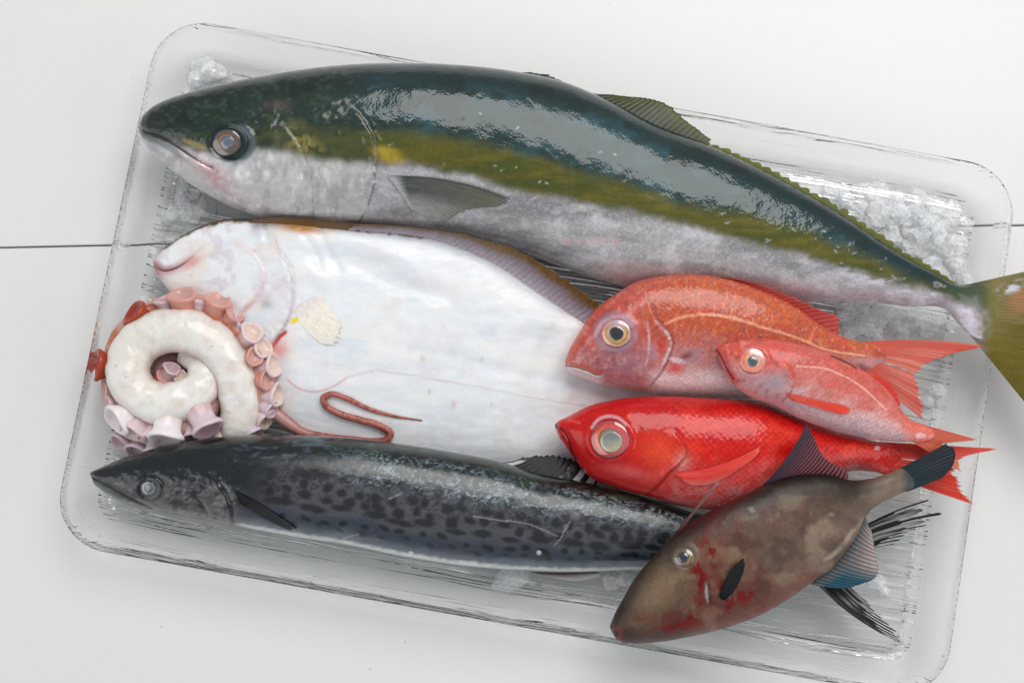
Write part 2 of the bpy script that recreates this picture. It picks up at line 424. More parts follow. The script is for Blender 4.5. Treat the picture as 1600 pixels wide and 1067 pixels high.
# ------------------------------------------------------------------ glass tray
def glass_mat(name, grain, groove=0, wave=0, rough=0.0):
    k = NT(name)
    tc = k.n('ShaderNodeTexCoord').outputs['Object']
    ins = {'Color': (0.995, 1.0, 0.998, 1), 'Roughness': rough, 'IOR': 1.35}
    if grain:
        w = k.n('ShaderNodeTexNoise', i={'Vector': tc, 'Scale': 6.0, 'Detail': 2.0})
        off = k.n('ShaderNodeVectorMath', operation='MULTIPLY_ADD', i={0: w.outputs['Color'], 1: (0, 0.014, 0), 2: tc})
        mp = k.n('ShaderNodeMapping', i={'Vector': off.outputs[0]}); mp.inputs['Scale'].default_value = (5.0, 210.0, 20.0)
        n1 = k.n('ShaderNodeTexNoise', i={'Vector': mp.outputs[0], 'Scale': 1.0, 'Detail': 1.5, 'Roughness': 0.5})
        rid = k.math('ABSOLUTE', k.math('SUBTRACT', n1.outputs['Fac'], 0.5))
        gr = k.math('SUBTRACT', 1.0, k.math('MULTIPLY', rid, 15.0), clamp=True)      # narrow grooves
        msk = k.n('ShaderNodeTexNoise', i={'Vector': mp.outputs[0], 'Scale': 0.5, 'Detail': 1.0})
        on = k.math('MULTIPLY', k.math('SUBTRACT', msk.outputs['Fac'], 0.30), 6.0, clamp=True)
        mp2 = k.n('ShaderNodeMapping', i={'Vector': off.outputs[0]}); mp2.inputs['Scale'].default_value = (16.0, 520.0, 500.0)
        n2 = k.n('ShaderNodeTexNoise', i={'Vector': mp2.outputs[0], 'Scale': 1.0, 'Detail': 2.0})
        h = k.math('ADD', k.math('MULTIPLY', k.math('MULTIPLY', gr, on), -groove), k.math('MULTIPLY', n2.outputs['Fac'], grain))
        h = k.math('ADD', h, k.math('MULTIPLY', n1.outputs['Fac'], wave))
        bp = k.n('ShaderNodeBump', i={'Height': h, 'Strength': 1.0, 'Distance': 0.0016})
        ins['Normal'] = bp.outputs[0]
    gl = k.n('ShaderNodeBsdfGlass', i=ins)
    return k.fin(gl.outputs[0])
GRAIN, CLEAR, EDGE = glass_mat('wood_grain_glass', 0.05, 0.55, 0.6, 0.05), glass_mat('clear_glass', 0), glass_mat('nicked_rim_glass', 0.36, 0.1, 0.2)
RIM = 37.5
crn = [W(x, y, RIM) for x, y in ((252.2, 21.2), (1595.3, 267.3), (1473.2, 1096.7), (74.9, 847.7))]
tc_ = sum(crn) / 4
tray_ang = math.atan2(*( (crn[1] - crn[0] + crn[2] - crn[3])[[1, 0]] ))
ha = (np.linalg.norm(crn[1] - crn[0]) + np.linalg.norm(crn[2] - crn[3])) / 4
hb = (np.linalg.norm(crn[3] - crn[0]) + np.linalg.norm(crn[2] - crn[1])) / 4
def rrect(d, z, rad, n=18, ns=60):
    a, b = ha - d * 1e-3, hb - d * 1e-3; r = max(rad - d, 7) * 1e-3
    pts = []
    for (sx, sy, a0) in ((1, 1, 0), (-1, 1, 90), (-1, -1, 180), (1, -1, 270)):
        for i in range(n + 1):
            t = math.radians(a0 + 90 * i / n); pts.append(((a - r) * sx + r * math.cos(t), (b - r) * sy + r * math.sin(t), z * 1e-3))
    return pts
prof = [(32, 4.0), (29.5, 3.8), (27.5, 2.2), (25.5, 1.0), (23.0, 0.9), (20.8, 1.9), (18.5, 4.5), (14, 11.5), (8, 22), (3.5, 30.5), (0.8, 33.2), (0, 34.2), (0, 36.0), (0.5, 37.1), (1.6, 37.5),
        (4.4, 37.5), (5.6, 37.0), (6.4, 35.6), (8.5, 31), (12.0, 24.0), (15.0, 18.0), (16.5, 15.2), (18.2, 12.6), (20.2, 10.5), (22.6, 9.0), (25.2, 8.2), (28, 8.0)]
V = []; F = []
L = None
for d, z in prof:
    p = rrect(d, z, 40); L = len(p); V += p
for i in range(len(prof) - 1):
    for j in range(L): F.append([i * L + j, i * L + (j + 1) % L, (i + 1) * L + (j + 1) % L, (i + 1) * L + j])
F.append([(len(prof) - 1) * L + j for j in range(L)]); F.append([j for j in range(L)][::-1])
tray = make_mesh('glass_tray', V, F, GRAIN)
tray.data.materials.append(CLEAR); tray.data.materials.append(EDGE)
for i, p in enumerate(tray.data.polygons):
    lvl = i // L
    p.material_index = 0 if (lvl < 6 or i == len(F) - 1) else (2 if 8 <= lvl <= 11 else 1)
    if i >= len(F) - 2: p.use_smooth = False
tray.location = (tc_[0], tc_[1], 0); tray.rotation_euler.z = tray_ang
tag(tray, 'large rectangular clear glass tray with wood-grain ridges holding all the seafood', 'tray')
# ------------------------------------------------------------------ yellowtail
SK_B = skin_mat('yellowtail_skin', scale_mm=2.2, rnd=.75, scale_con=0.16, scale_bump=0.15, fine_bump=0.08, coat=0.9, coat_rough=0.06, coat_bump=0.42, mottling=0.22)
yt = empty('yellowtail_fish', W(800., 300., 8.), 'largest fish, dark green back and olive yellow side stripe, tail over the tray edge', 'fish')
B1 = [(218,214),(260,222),(300,228),(330,218),(395,206),(450,198),(520,206),(586,211),(695,218),(762,235),(864,262),(965,289),(1060,324),(1161,339),(1262,369),(1364,413),(1431,447),(1500,470),(1540,492),(1620,520)]
B2 = [(218,216),(260,226),(300,236),(330,244),(395,236),(450,238),(500,252),(586,258),(638,254),(712,269),(830,303),(897,313),(999,333),(1100,357),(1229,393),(1330,423),(1397,440),(1440,452),(1500,474),(1540,500),(1620,530)]
GILL = [(548,165),(566,186),(582,212),(588,235),(586,262),(582,295),(573,322),(556,356)]
PREO = [(438,190),(452,208),(470,232),(481,262),(487,300),(489,340)]
JAW = [(219,201),(245,212),(270,225),(297,243),(318,256),(331,262)]
MAX = [(262,226),(285,240),(312,262),(326,283),(332,262)]
def p_buri(x, y):
    p = Paint(x, y, (28, 56, 58))
    n1, n2, n3 = fbm(x/38, y/38, 1), fbm(x/9, y/9, 5), fbm(x/90, y/22, 8)
    hd = 1 - sm(520, 600, x + (n1 - .5) * 60)
    p.mix((30, 48, 38), hd, scale=0.15, rough=.34)
    p.mix((40, 74, 82), sm(.52, .72, fbm(x/60, y/30, 12)) * (1 - hd) * .8)
    p.mix((20, 42, 38), sm(.55, .7, fbm(x/45, y/28, 22)) * .8)
    d1, d2 = y - yl(x, B1), y - yl(x, B2)
    q = (n2 - .5) * 8 + (n1 - .5) * 10 + 3
    # back edge darker, ridge near the dorsal line
    p.mix((12, 26, 24), sm(46, 0, y - yl(x, [(218,185),(252,161),(331,138),(515,106),(620,102),(881,131),(1100,225),(1296,326),(1500,446),(1620,440)])) * .75)
    # belly
    bel = sm(-9, 13, d2 + q * .9)
    p.mix((176, 176, 178), bel, rough=.33, metal=.12)
    p.mix((132, 131, 135), bel * sm(.4, .75, n3) * .8)
    p.mix((222, 222, 226), bel * sm(.45, .8, fbm(x/30, y/16, 31)) * .5)
    p.mix((104, 104, 106), bel * sm(.5, .68, fbm(x/4, y/3, 33)) * .18); p.mix((236, 236, 238), bel * sm(.56, .72, fbm(x/3, y/3, 35)) * .22)
    p.mix((206, 204, 204), bel * hd * .8, metal=.15, scale=.1)
    p.mix((160, 158, 160), bel * hd * sm(.42, .7, fbm(x/20, y/30, 91)) * .7); p.mix((230, 230, 232), bel * hd * sm(.55, .75, fbm(x/9, y/16, 93)) * .6, rough=.25)
    # stripe
    stw = sm(-16, 12, d1 + q) * (1 - bel) * (.35 + .65 * sm(500, 610, x))
    p.mix((88, 84, 26), stw * (.55 + .45 * sm(560, 620, x)), rough=.4, metal=.05)
    p.mix((62, 74, 28), stw * sm(.35, .7, fbm(x/50, y/12, 41)) * .7)
    p.mix((112, 102, 34), stw * sm(.45, .75, fbm(x/40, y/8, 43)) * .5)
    p.mix((172, 150, 42), np.exp(-ell(x, y, 606, 242, 26, 13, 20) ** 4) * (.5 + .5 * n2), scale=.3)
    p.mix((70, 88, 78), hd * (1 - bel) * (1 - stw) * sm(.5, .72, fbm(x/9, y/6, 95)) * .35); p.mix((16, 28, 22), hd * (1 - bel) * sm(.5, .75, fbm(x/22, y/15, 97)) * .7)
    # thin yellow on the cheek
    p.mix((130, 122, 56), sm(.5, .64, n2) * np.exp(-(ell(x, y, 470, 222, 42, 16, 35)) ** 2) * 1.2)
    p.mix((132, 118, 40), sm(1.2, .6, ell(x, y, 305, 226, 24, 5, 22)) * .8)
    p.mix((96, 96, 46), stw * hd * sm(400, 450, x) * .5); p.mix((44, 62, 44), stw * hd * sm(.45, .65, n1) * .7)
    # pink and pale tones
    p.mix((214, 140, 136), bel * sm(48, 6, yl(x, [(700,376),(900,436),(1000,458),(1180,474),(1262,476),(1400,478)]) - y) * sm(900, 1010, x) * sm(1330, 1180, x) * .85)
    p.mix((196, 168, 178), bel * sm(1100, 1300, x) * sm(34, 4, yl(x, [(1000,460),(1262,472),(1400,476),(1482,488)]) - y) * .7)
    p.mix((224, 222, 232), bel * sm(1180, 1400, x) * sm(.3, .8, fbm(x/24, y/9, 55)) * .9, rough=.3)
    p.mix((226, 190, 190), (pdist(x, y, [(880,377),(912,380),(935,376),(972,381)])[0] < 3.5 + 4 * n2) * .4 * sm(.35, .6, fbm(x/8, y/4, 37)))
    p.mix((206, 160, 166), np.exp(-(ell(x, y, 330, 272, 42, 14, 38)) ** 2) * .75)
    p.mix((236, 214, 218), (pdist(x, y, [(282,236),(305,250),(322,258)])[0] < 3.2) * .8, rough=.2)
    p.mix((110, 60, 62), (pdist(x, y, JAW)[0] < 1.5) * .8 * sm(255, 280, x))
    p.mix((24, 32, 30), sm(3.0, .8, pdist(x, y, JAW)[0]) * sm(320, 290, x))
    p.mix((120, 124, 132), sm(2, 7, pdist(x, y, JAW)[1] * -1) * sm(340, 250, x) * sm(16, 9, pdist(x, y, JAW)[0]) * .85, metal=.2)
    # dark socket, gill edges, scratches
    p.mix((22, 42, 42), sm(1.25, .9, ell(x, y, 362, 223, 33, 29)))
    p.mix((96, 110, 116), sm(.3, .0, np.abs(ell(x, y, 366, 223, 31, 28) - .95)) * sm(366, 384, x) * .6)
    for L_, a, b in ((GILL, 2.4, .75), (PREO, 2.0, .5)):
        D, s_, par = pdist(x, y, L_)
        p.mix((70, 66, 58), sm(a, .4, np.abs(s_ - 1)) * b * sm(.35, .6, n2))
        p.mix((214, 206, 200), sm(3.2, .5, np.abs(s_ + 3)) * b * .4 * sm(.2, .5, par) * sm(.4, .65, fbm(x/7, y/14, 99)))
    for pl in ([(556,178),(575,192),(590,210)], [(586,205),(596,220)], [(478,232),(484,220),(478,206)], [(530,205),(532,212)], [(640,320),(633,334)]):
        p.mix((150, 148, 120), sm(1.8, .4, pdist(x, y, pl)[0]) * .55 * sm(.35, .6, n2))
    p.mix((130, 138, 150), sm(.6, .75, fbm(x/5, y/5, 61)) * np.exp(-(ell(x, y, 425, 188, 26, 16)) ** 2) * 1.2, rough=.25)
    p.mix((92, 76, 72), np.exp(-(ell(x, y, 435, 165, 20, 8)) ** 2) * .6)
    # nose, peduncle, tail root
    p.mix((40, 46, 32), sm(262, 225, x) * (1 - bel) * .8, rough=.3)
    p.mix((56, 74, 46), sm(1440, 1520, x) * sm(4, -6, d1 + q) * .9, scale=.5)
    p.mix((206, 200, 214), np.exp(-(ell(x, y, 1530, 500, 24, 26, 40)) ** 2) * 1.1, scale=.4, rough=.3)
    p.mix((104, 100, 56), sm(1530, 1562, x + n2 * 30) * .9, scale=.2); p.mix((58, 70, 44), sm(1500, 1530, x) * sm(500, 470, y) * sm(1552, 1535, x) * .6); p.mix((112, 108, 46), sm(1548, 1566, x + n2 * 16))
    for k in range(46):                                    # small nicks of loose scales
        rs = np.random.RandomState(k); ux = rs.uniform(600, 1420); t0 = rs.uniform(-120, 60)
        uy = yl(np.array(ux), B2) + t0 * (1 - (ux - 600) / 1300); L_ = rs.uniform(2, 8)
        p.mix((190, 200, 205), sm(1.3, .4, pdist(x, y, [(ux, uy), (ux + L_ * .8, uy + L_ * rs.uniform(-.5, .9))], 0)[0]) * .55)
    return p
def d_buri(x, y):
    z = np.zeros_like(x)
    z += crease(x, y, GILL, 2.0, 30, .6, 1)
    z += crease(x, y, PREO, 1.0, 24, .2, 2)
    D, s_, par = pdist(x, y, JAW); z -= 1.8 * np.exp(-(D / 3.0) ** 2); z += 0.8 * np.exp(-((s_ + 7) / 6) ** 2)
    D, s_, par = pdist(x, y, MAX); z -= 0.9 * np.exp(-(D / 2.5) ** 2)
    e = ell(x, y, 358, 223, 34, 30); z -= 1.5 * sm(1.0, .75, e); z += 1.0 * np.exp(-((e - 1.05) / .18) ** 2)
    z += 0.9 * (fbm(x/26, y/20, 71) - .5) + 0.35 * (fbm(x/7, y/6, 72) - .5) * sm(620, 520, x)
    return z
ST = [(219,191,218,208,52,50,2.5,2.5),(223,184,222,217,52,49,7,7),(233,174,232,233,52,47,13,12),(252,162,258,258,52,46,20,17),(290,149,302,291,52,44,27,24),(331,138,350,318,52,42,32,30),(410,122,425,345,52,41,38,34),
      (515,107,530,352,52,40,43,36),(620,102,640,360,52,40,45,37),(720,105,735,374,52,40,45,37),(800,114,820,396,52,40,44,36),(881,131,900,426,52,40,42,35),(950,160,970,447,52,40,40,33),
      (1032,201,1045,460,52,41,37,31),(1110,230,1115,463,52,42,34,28),(1195,270,1185,468,52,44,30,25),(1296,326,1262,472,53,46,24,20),(1397,393,1350,473,54,48,17,15),
      (1455,425,1425,479,54,50,13,12),(1499,446,1481,486,55,52,10,10),(1516,446,1497,505,55,53,7,7),(1534,447,1514,522,56,54,3.5,3.5),(1556,462,1534,530,57,55,1.6,1.6),(1572,484,1556,524,57,56,.4,.4)]
buri = body('body', yt, ST, SK_B, p_buri, d_buri, nu=640, nt=170, nb=30, eD=.95, eV=1.15)
eye(buri, yt, 354, 223, 23, 22, [(0, (66,72,82)), (.46, (84,92,104)), (.5, (172,122,80)), (.56, (130,92,64)), (.62, (84,72,62)), (.82, (92,80,72)), (.88, (44,44,42)), (.96, (24,32,34)), (1.1, (20,30,32))], dome=2.4, lift=.8,
    pupil=(1, 0, 11.5, [(0, (84,94,108)), (.7, (98,108,122)), (.9, (70,76,86)), (1.1, (150,108,74))]))
def c_tail(x, y, u, v, ph, r):
    c = ramp((128, 112, 34), (98, 94, 22), v + .4 * (fbm(x/14, y/14, 3) - .5))
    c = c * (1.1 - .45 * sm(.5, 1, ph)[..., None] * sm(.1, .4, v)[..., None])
    k = sm(.22, .08, v + .1 * (fbm(x/8, y/8, 6) - .5))[..., None]; g_ = sm(478, 466, y)[..., None]
    c = c * (1 - k) + (lin((56, 72, 46)) * g_ + lin((186, 178, 180)) * (1 - g_)) * k
    pk = np.exp(-ell(x, y, 1592, 470, 16, 22, 20) ** 4)[..., None] * .8; c = c * (1 - pk) + lin((168, 110, 50)) * pk
    gp = (np.exp(-ell(x, y, 1582, 448, 24, 9, -18) ** 4) * sm(.35, .5, fbm(x/9, y/9, 8)))[..., None]; c = c * (1 - gp) + lin((206, 208, 214)) * gp
    return c * (0.8 + .5 * fbm(x/20, y/6, 5))[..., None]
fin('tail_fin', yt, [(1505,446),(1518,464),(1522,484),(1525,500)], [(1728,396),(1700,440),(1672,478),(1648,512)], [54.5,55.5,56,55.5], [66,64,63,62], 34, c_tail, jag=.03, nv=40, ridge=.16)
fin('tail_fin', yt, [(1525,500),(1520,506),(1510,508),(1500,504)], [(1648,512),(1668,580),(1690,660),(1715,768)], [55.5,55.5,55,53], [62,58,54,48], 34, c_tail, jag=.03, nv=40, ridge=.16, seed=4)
def c_pec(x, y, u, v, ph, r):
    c = ramp((66, 70, 74), (104, 106, 92), v); t = sm(.35, .95, u)[..., None]; c = c * (1 - t) + lin((168, 166, 164)) * t
    e = sm(.06, .0, u)[..., None] * .6; c = c * (1 - e) + lin((30, 34, 38)) * e
    w = sm(.12, .0, v)[..., None]; c = c * (1 - w) + lin((190, 186, 190)) * w
    return c * (.72 + .5 * ph[..., None]) * (.8 + .4 * fbm(x/12, y/5, 7))[..., None]
fin('pectoral_fin', yt, [(606,276),(617,290),(630,308),(643,328)], [(802,313),(786,322),(760,326),(735,329),(712,338),(694,348),(672,347)], [0.8,1.6,1.6,1.0], [1.8,1.6,1.4,0.8], 24, c_pec, mat=FIN_ON, on=buri, jag=.05, ridge=.16, bow=-.06)
def c_dor(x, y, u, v, ph, r):
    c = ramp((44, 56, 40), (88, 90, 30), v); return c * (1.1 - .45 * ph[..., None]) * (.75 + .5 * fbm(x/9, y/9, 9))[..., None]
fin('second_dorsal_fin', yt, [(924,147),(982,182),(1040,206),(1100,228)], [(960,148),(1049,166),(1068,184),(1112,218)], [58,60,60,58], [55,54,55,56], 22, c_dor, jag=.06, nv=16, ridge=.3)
_rs = np.random.RandomState(3)
ub = [(1098 + i * 16.0) for i in range(25)]
dl = [(1032,203),(1110,232),(1195,272),(1296,328),(1397,395),(1455,427),(1499,447)]
ub = np.linspace(1094, 1484, 60); yb = yl(ub, dl)
def c_edge(x, y, u, v, ph, r):
    c = ramp((40, 50, 26), (120, 124, 40), v + .6 * (fbm(x/6, y/6, 4) - .3)); return c
tipx = ub + 13; tipy = yb - 14 * (1 - .35 * np.abs(np.linspace(-1, 1, 60))) * sm(0, .06, np.linspace(1, 0, 60)) + 3
fin('dorsal_fin_fringe', yt, [(a, b + 3) for a, b in zip(ub, yb)], list(zip(tipx, tipy)), 60, 57, 26, c_edge, jag=.22, nv=10, ridge=.4, memb=1.2)
fin('first_dorsal_fin', yt, [(786,114),(820,119),(850,126),(874,133)], [(838,113),(858,117),(872,123),(886,131)], 54, 54, 5, lambda x, y, u, v, ph, r: ramp((70,78,70), (52,60,54), v) * (1.3 - .6 * ph[..., None]), jag=.25, nv=8, ridge=.5)
fin('pelvic_fin', yt, [(690,368),(720,374),(750,380)], [(760,386),(765,390),(762,394)], 24, 22, 8, lambda x, y, u, v, ph, r: ramp((180,176,172), (140,136,130), v), nv=8)
# ------------------------------------------------------------------ flounder, white side up
SK_F = skin_mat('flounder_white_skin', scale_mm=1.5, scale_con=0.05, scale_bump=0.05, fine_bump=0.14, fine_mm=1.6, coat=0.45, coat_rough=0.16, coat_bump=0.5,
                sss=0.12, sss_col=(1, .7, .6), mottling=0.05, mottle_mm=9)
fl = empty('flounder_fish', W(650., 550., 8.), 'flat white flounder lying blind side up in the middle of the tray', 'fish')
FG = [(412,350),(421,368),(432,392),(448,412),(455,432),(457,458),(455,482),(446,508),(432,527),(420,548)]
FC = [(372,384),(398,400),(411,420),(411,445),(398,468),(380,486),(372,510)]
FM = [(241,417),(256,423),(275,419),(293,408),(308,396),(324,384)]
def p_fl(x, y):
    p = Paint(x, y, (234, 237, 240))
    n1, n2 = fbm(x/50, y/30, 2), fbm(x/8, y/8, 6)
    p.m[..., 0] = .38
    p.mix((216, 224, 232), sm(.45, .75, fbm(x/70, y/26, 11)) * .5)
    p.mix((240, 238, 236), sm(.5, .7, n1) * .7)
    p.mix((222, 214, 218), sm(.52, .75, fbm(x/34, y/44, 17)) * .35)
    hd = sm(470, 430, x)
    p.mix((230, 222, 216), hd * sm(.4, .65, n1) * .7)
    p.mix((206, 190, 204), hd * sm(.55, .7, fbm(x/20, y/20, 23)) * .45)
    # brown upper fringe
    e = y - yl(x, [(239,402),(250,391),(286,368),(323,351),(356,343),(403,345),(451,346),(520,353),(600,361),(690,372),(760,400)])
    p.mix((92, 70, 44), sm(7, 1, e + (n2 - .5) * 8) * sm(780, 700, x) * sm(236, 262, x), rough=.5)
    p.mix((196, 142, 86), np.exp(-(ell(x, y, 470, 356, 34, 8, 6)) ** 2) * 1.2)
    p.mix((224, 196, 170), np.exp(-(ell(x, y, 510, 354, 22, 5, 4)) ** 2) * .9)
    # mouth
    D, s_, par = pdist(x, y, FM)
    p.mix((186, 128, 134), sm(14, 2, D) * sm(.85, .1, par) * .75); p.mix((120, 60, 66), sm(2.4, .6, D) * sm(.8, .5, par))
    p.mix((214, 150, 146), np.exp(-(ell(x, y, 300, 410, 18, 8, -30)) ** 2) * .8)
    p.mix((178, 120, 124), np.exp(-(ell(x, y, 244, 420, 8, 18, 0)) ** 2) * .8)
    # gill line, cheeks, blood, bile
    D, s_, par = pdist(x, y, FG); p.mix((196, 188, 190), sm(5, .5, D) * .5); p.mix((150, 136, 134), sm(1.6, .4, D) * sm(.2, .4, par) * .35 * sm(.4, .6, n2))
    D, s_, par = pdist(x, y, FC); p.mix((214, 168, 164), sm(9, 1, D) * (.3 + .6 * sm(.55, .8, par)) * .7)
    p.mix((150, 168, 168), np.exp(-(ell(x, y, 416, 476, 10, 8)) ** 2) * .7)
    D = pdist(x, y, [(446,519),(436,528),(428,540),(421,552)])[0]; p.mix((190, 40, 44), sm(5, 1, D)); 
    p.mix((232, 150, 142), np.exp(-(ell(x, y, 434, 548, 18, 13, -30)) ** 2) * .8)
    p.mix((238, 214, 40), sm(1.2, .5, ell(x, y, 462, 500, 11, 6, -25) + (n2 - .5) * .8))
    # fine vessels and lateral line
    D = pdist(x, y, [(449,593),(462,604),(480,611),(500,611),(520,604),(542,590)])[0]; p.mix((206, 110, 116), sm(2.2, .4, D) * .6)
    D = pdist(x, y, [(542,590),(580,580),(650,588),(760,606),(860,626),(960,640)])[0]; p.mix((206, 190, 200), sm(2.0, .5, D) * .6)
    for (a, b, r) in ((671,612,3),(753,562,2.5),(768,631,2),(709,632,4),(660,560,4),(610,660,2)):
        p.mix((206, 176, 160), np.exp(-(ell(x, y, a, b, r, r * 1.4)) ** 2) * .6)
    p.mix((196, 204, 216), np.exp(-(ell(x, y, 640, 455, 110, 18, 14)) ** 2) * .35)
    return p
def d_fl(x, y):
    z = np.zeros_like(x)
    z += crease(x, y, FG, 2.8, 36, 1.0, 3, .1)
    z += crease(x, y, FC, 1.5, 24, .1, 4)
    D, s_, par = pdist(x, y, FM); z -= 1.6 * np.exp(-(D / 3) ** 2) * sm(1, .8, par); z += .9 * np.exp(-((s_ - 9) / 6) ** 2)
    z += 2.0 * (fbm(x/120, y/60, 31) - .5) + 1.2 * (fbm(x/60, y/24, 33) - .5) + .25 * (fbm(x/12, y/7, 35) - .5)
    for pl, a, w in (([(500,400),(560,415),(620,440),(700,462)], -2.4, 16), ([(470,372),(520,372),(580,384),(640,410)], 1.6, 14), ([(455,440),(480,420),(505,440)], 1.5, 12),
                     ([(500,360),(512,390),(530,420)], -1.2, 7), ([(470,360),(490,390),(500,420)], -1.0, 6), ([(600,540),(700,556),(820,585),(900,600)], -.7, 10)):
        z += a * np.exp(-(pdist(x, y, pl)[0] / w) ** 2)
    xr = x + .55 * y
    z += .30 * np.cos(xr / 7.5) * np.exp(-((y - yl(x, [(480,520),(700,545),(900,590)])) / 60) ** 2) * sm(500, 600, x)
    return z
ST = [(239,404,241,416,24,22,1.5,3),(243,398,245,427,24,21,4,5),(252,391,255,443,25,20,7,7),(286,369,280,470,27,17,12,9),(323,351,315,510,30,15,14,9),(356,343,352,560,34,14,15,9),(403,344,395,620,38,13,16,9),(451,346,440,665,41,12,15,8),
      (520,354,520,705,42,11,15,8),(600,361,600,728,42,11,15,8),(690,374,690,738,40,11,15,8),(760,403,770,742,36,11,16,8),(840,452,850,735,30,11,15,8),(910,498,930,715,27,11,14,8),
      (980,540,1000,690,23,11,12,7),(1060,580,1070,660,20,11,9,6),(1130,600,1130,640,18,12,5,4)]
floun = body('body', fl, ST, SK_F, p_fl, d_fl, nu=420, nt=180, nb=20, eD=.75, eV=.6)
def c_ff(x, y, u, v, ph, r):
    t = v + .25 * (fbm(x/10, y/10, 5) - .5) - .15 * ph
    c = np.where((t > .62)[..., None], ramp((146, 104, 62), (104, 80, 40), (t - .62) * 3), ramp((214, 200, 212), (158, 138, 150), t * 1.7))
    yk = sm(.35, .75, fbm(x/26, y/26, 15)) * sm(.35, .7, v); c = c * (1 - yk[..., None] * .7) + lin((150, 112, 44)) * yk[..., None] * .7
    return c * (1.12 - .38 * ph[..., None])
fin('dorsal_fin', fl, [(540,362),(620,366),(690,378),(770,411),(840,456),(912,504)], [(556,349),(655,355),(740,369),(826,398),(892,440),(947,481)], [46,46,45,42,39,34], [56,60,63,64,60,48], 46, c_ff, jag=.07, nv=26, sub=5, ridge=.55, bow=.02)
fin('fringe_fin', fl, [(390,349),(440,350),(500,357),(560,364)], [(400,341),(452,338),(512,344),(568,350)], 46, 56, 18, lambda x, y, u, v, ph, r: ramp((150,110,66), (84,62,36), v), nv=8, sub=4)
def c_fp(x, y, u, v, ph, r):
    c = ramp((232, 220, 224), (244, 238, 222), v * 3); k = sm(.6, 1.0, v)[..., None] * .6; return (c * (1 - k) + lin((236, 234, 230)) * k) * (1.02 - .07 * ph[..., None])
fin('pectoral_fin', fl, [(459,486),(464,479),(478,470),(494,463),(503,464)], [(490,528),(500,536),(514,542),(526,543),(533,530),(536,505)], [.1,.5,.5,.1], [.15,.5,.5,.15], 20, c_fp, mat=FIN_ON, on=floun, jag=.10, thick=.15, ridge=.14, nv=24, bow=.05)

# ------------------------------------------------------------------ spotted mackerel
SK_M = skin_mat('spotted_mackerel_skin', scale_mm=0.9, scale_con=0.12, scale_bump=0.10, fine_bump=0.12, fine_mm=1.2, coat=1.0, coat_rough=0.08, coat_bump=0.6, mottling=0.35, mottle_mm=5)
mk = empty('spotted_mackerel', W(620., 780., 8.), 'long dark mackerel with rows of black spots along the front of the tray', 'fish')
ST = [(141,738,141,741,36,35,.8,.8),(147,735,146,754,36,34,4,4),(160,729,158,765,36,33,8,8),(185,718,183,780,37,33,13,13),(215,708,212,790,38,33,17,17),(245,699,241,797,39,33,20,20),(320,685,318,811,42,34,26,25),
      (380,680,378,823,43,35,29,27),(470,680,464,839,44,35,31,28),(560,685,550,852,44,36,32,29),(625,693,610,865,44,36,32,29),(695,704,690,879,44,36,31,29),(782,721,772,888,44,36,30,28),(835,738,830,891,44,36,29,27),
      (905,751,890,893,43,36,28,26),(1010,776,985,890,42,35,25,24),(1073,797,1060,889,40,34,22,21),(1150,824,1140,891,36,31,17,17),(1220,846,1215,892,32,29,12,12),(1265,860,1262,890,30,28,8,9),(1300,866,1300,892,29,27,4,6)]
MT = [(r[0], r[1]) for r in ST]; MB = [(r[2], r[3]) for r in ST]
MG = [(338,748),(347,762),(356,780),(361,798),(363,818)]
MJ = [(142,744),(165,756),(190,770),(215,783),(238,794)]
_rs = np.random.RandomState(11)
SPOTS = []
for row, (sv, dx, ax, ay) in enumerate(((.40,34,9,7),(.50,30,10,7.5),(.60,29,10,8),(.69,48,21,6),(.79,31,8,4.5),(.86,36,7,3.5))):
    xx = 395 + row * 13.0
    while xx < 1130:
        SPOTS.append((xx + _rs.uniform(-6, 6), sv + _rs.uniform(-.03, .03), ax * _rs.uniform(.65, 1.25), ay * _rs.uniform(.7, 1.25), _rs.uniform(-12, 25), row))
        xx += dx * _rs.uniform(.75, 1.15)
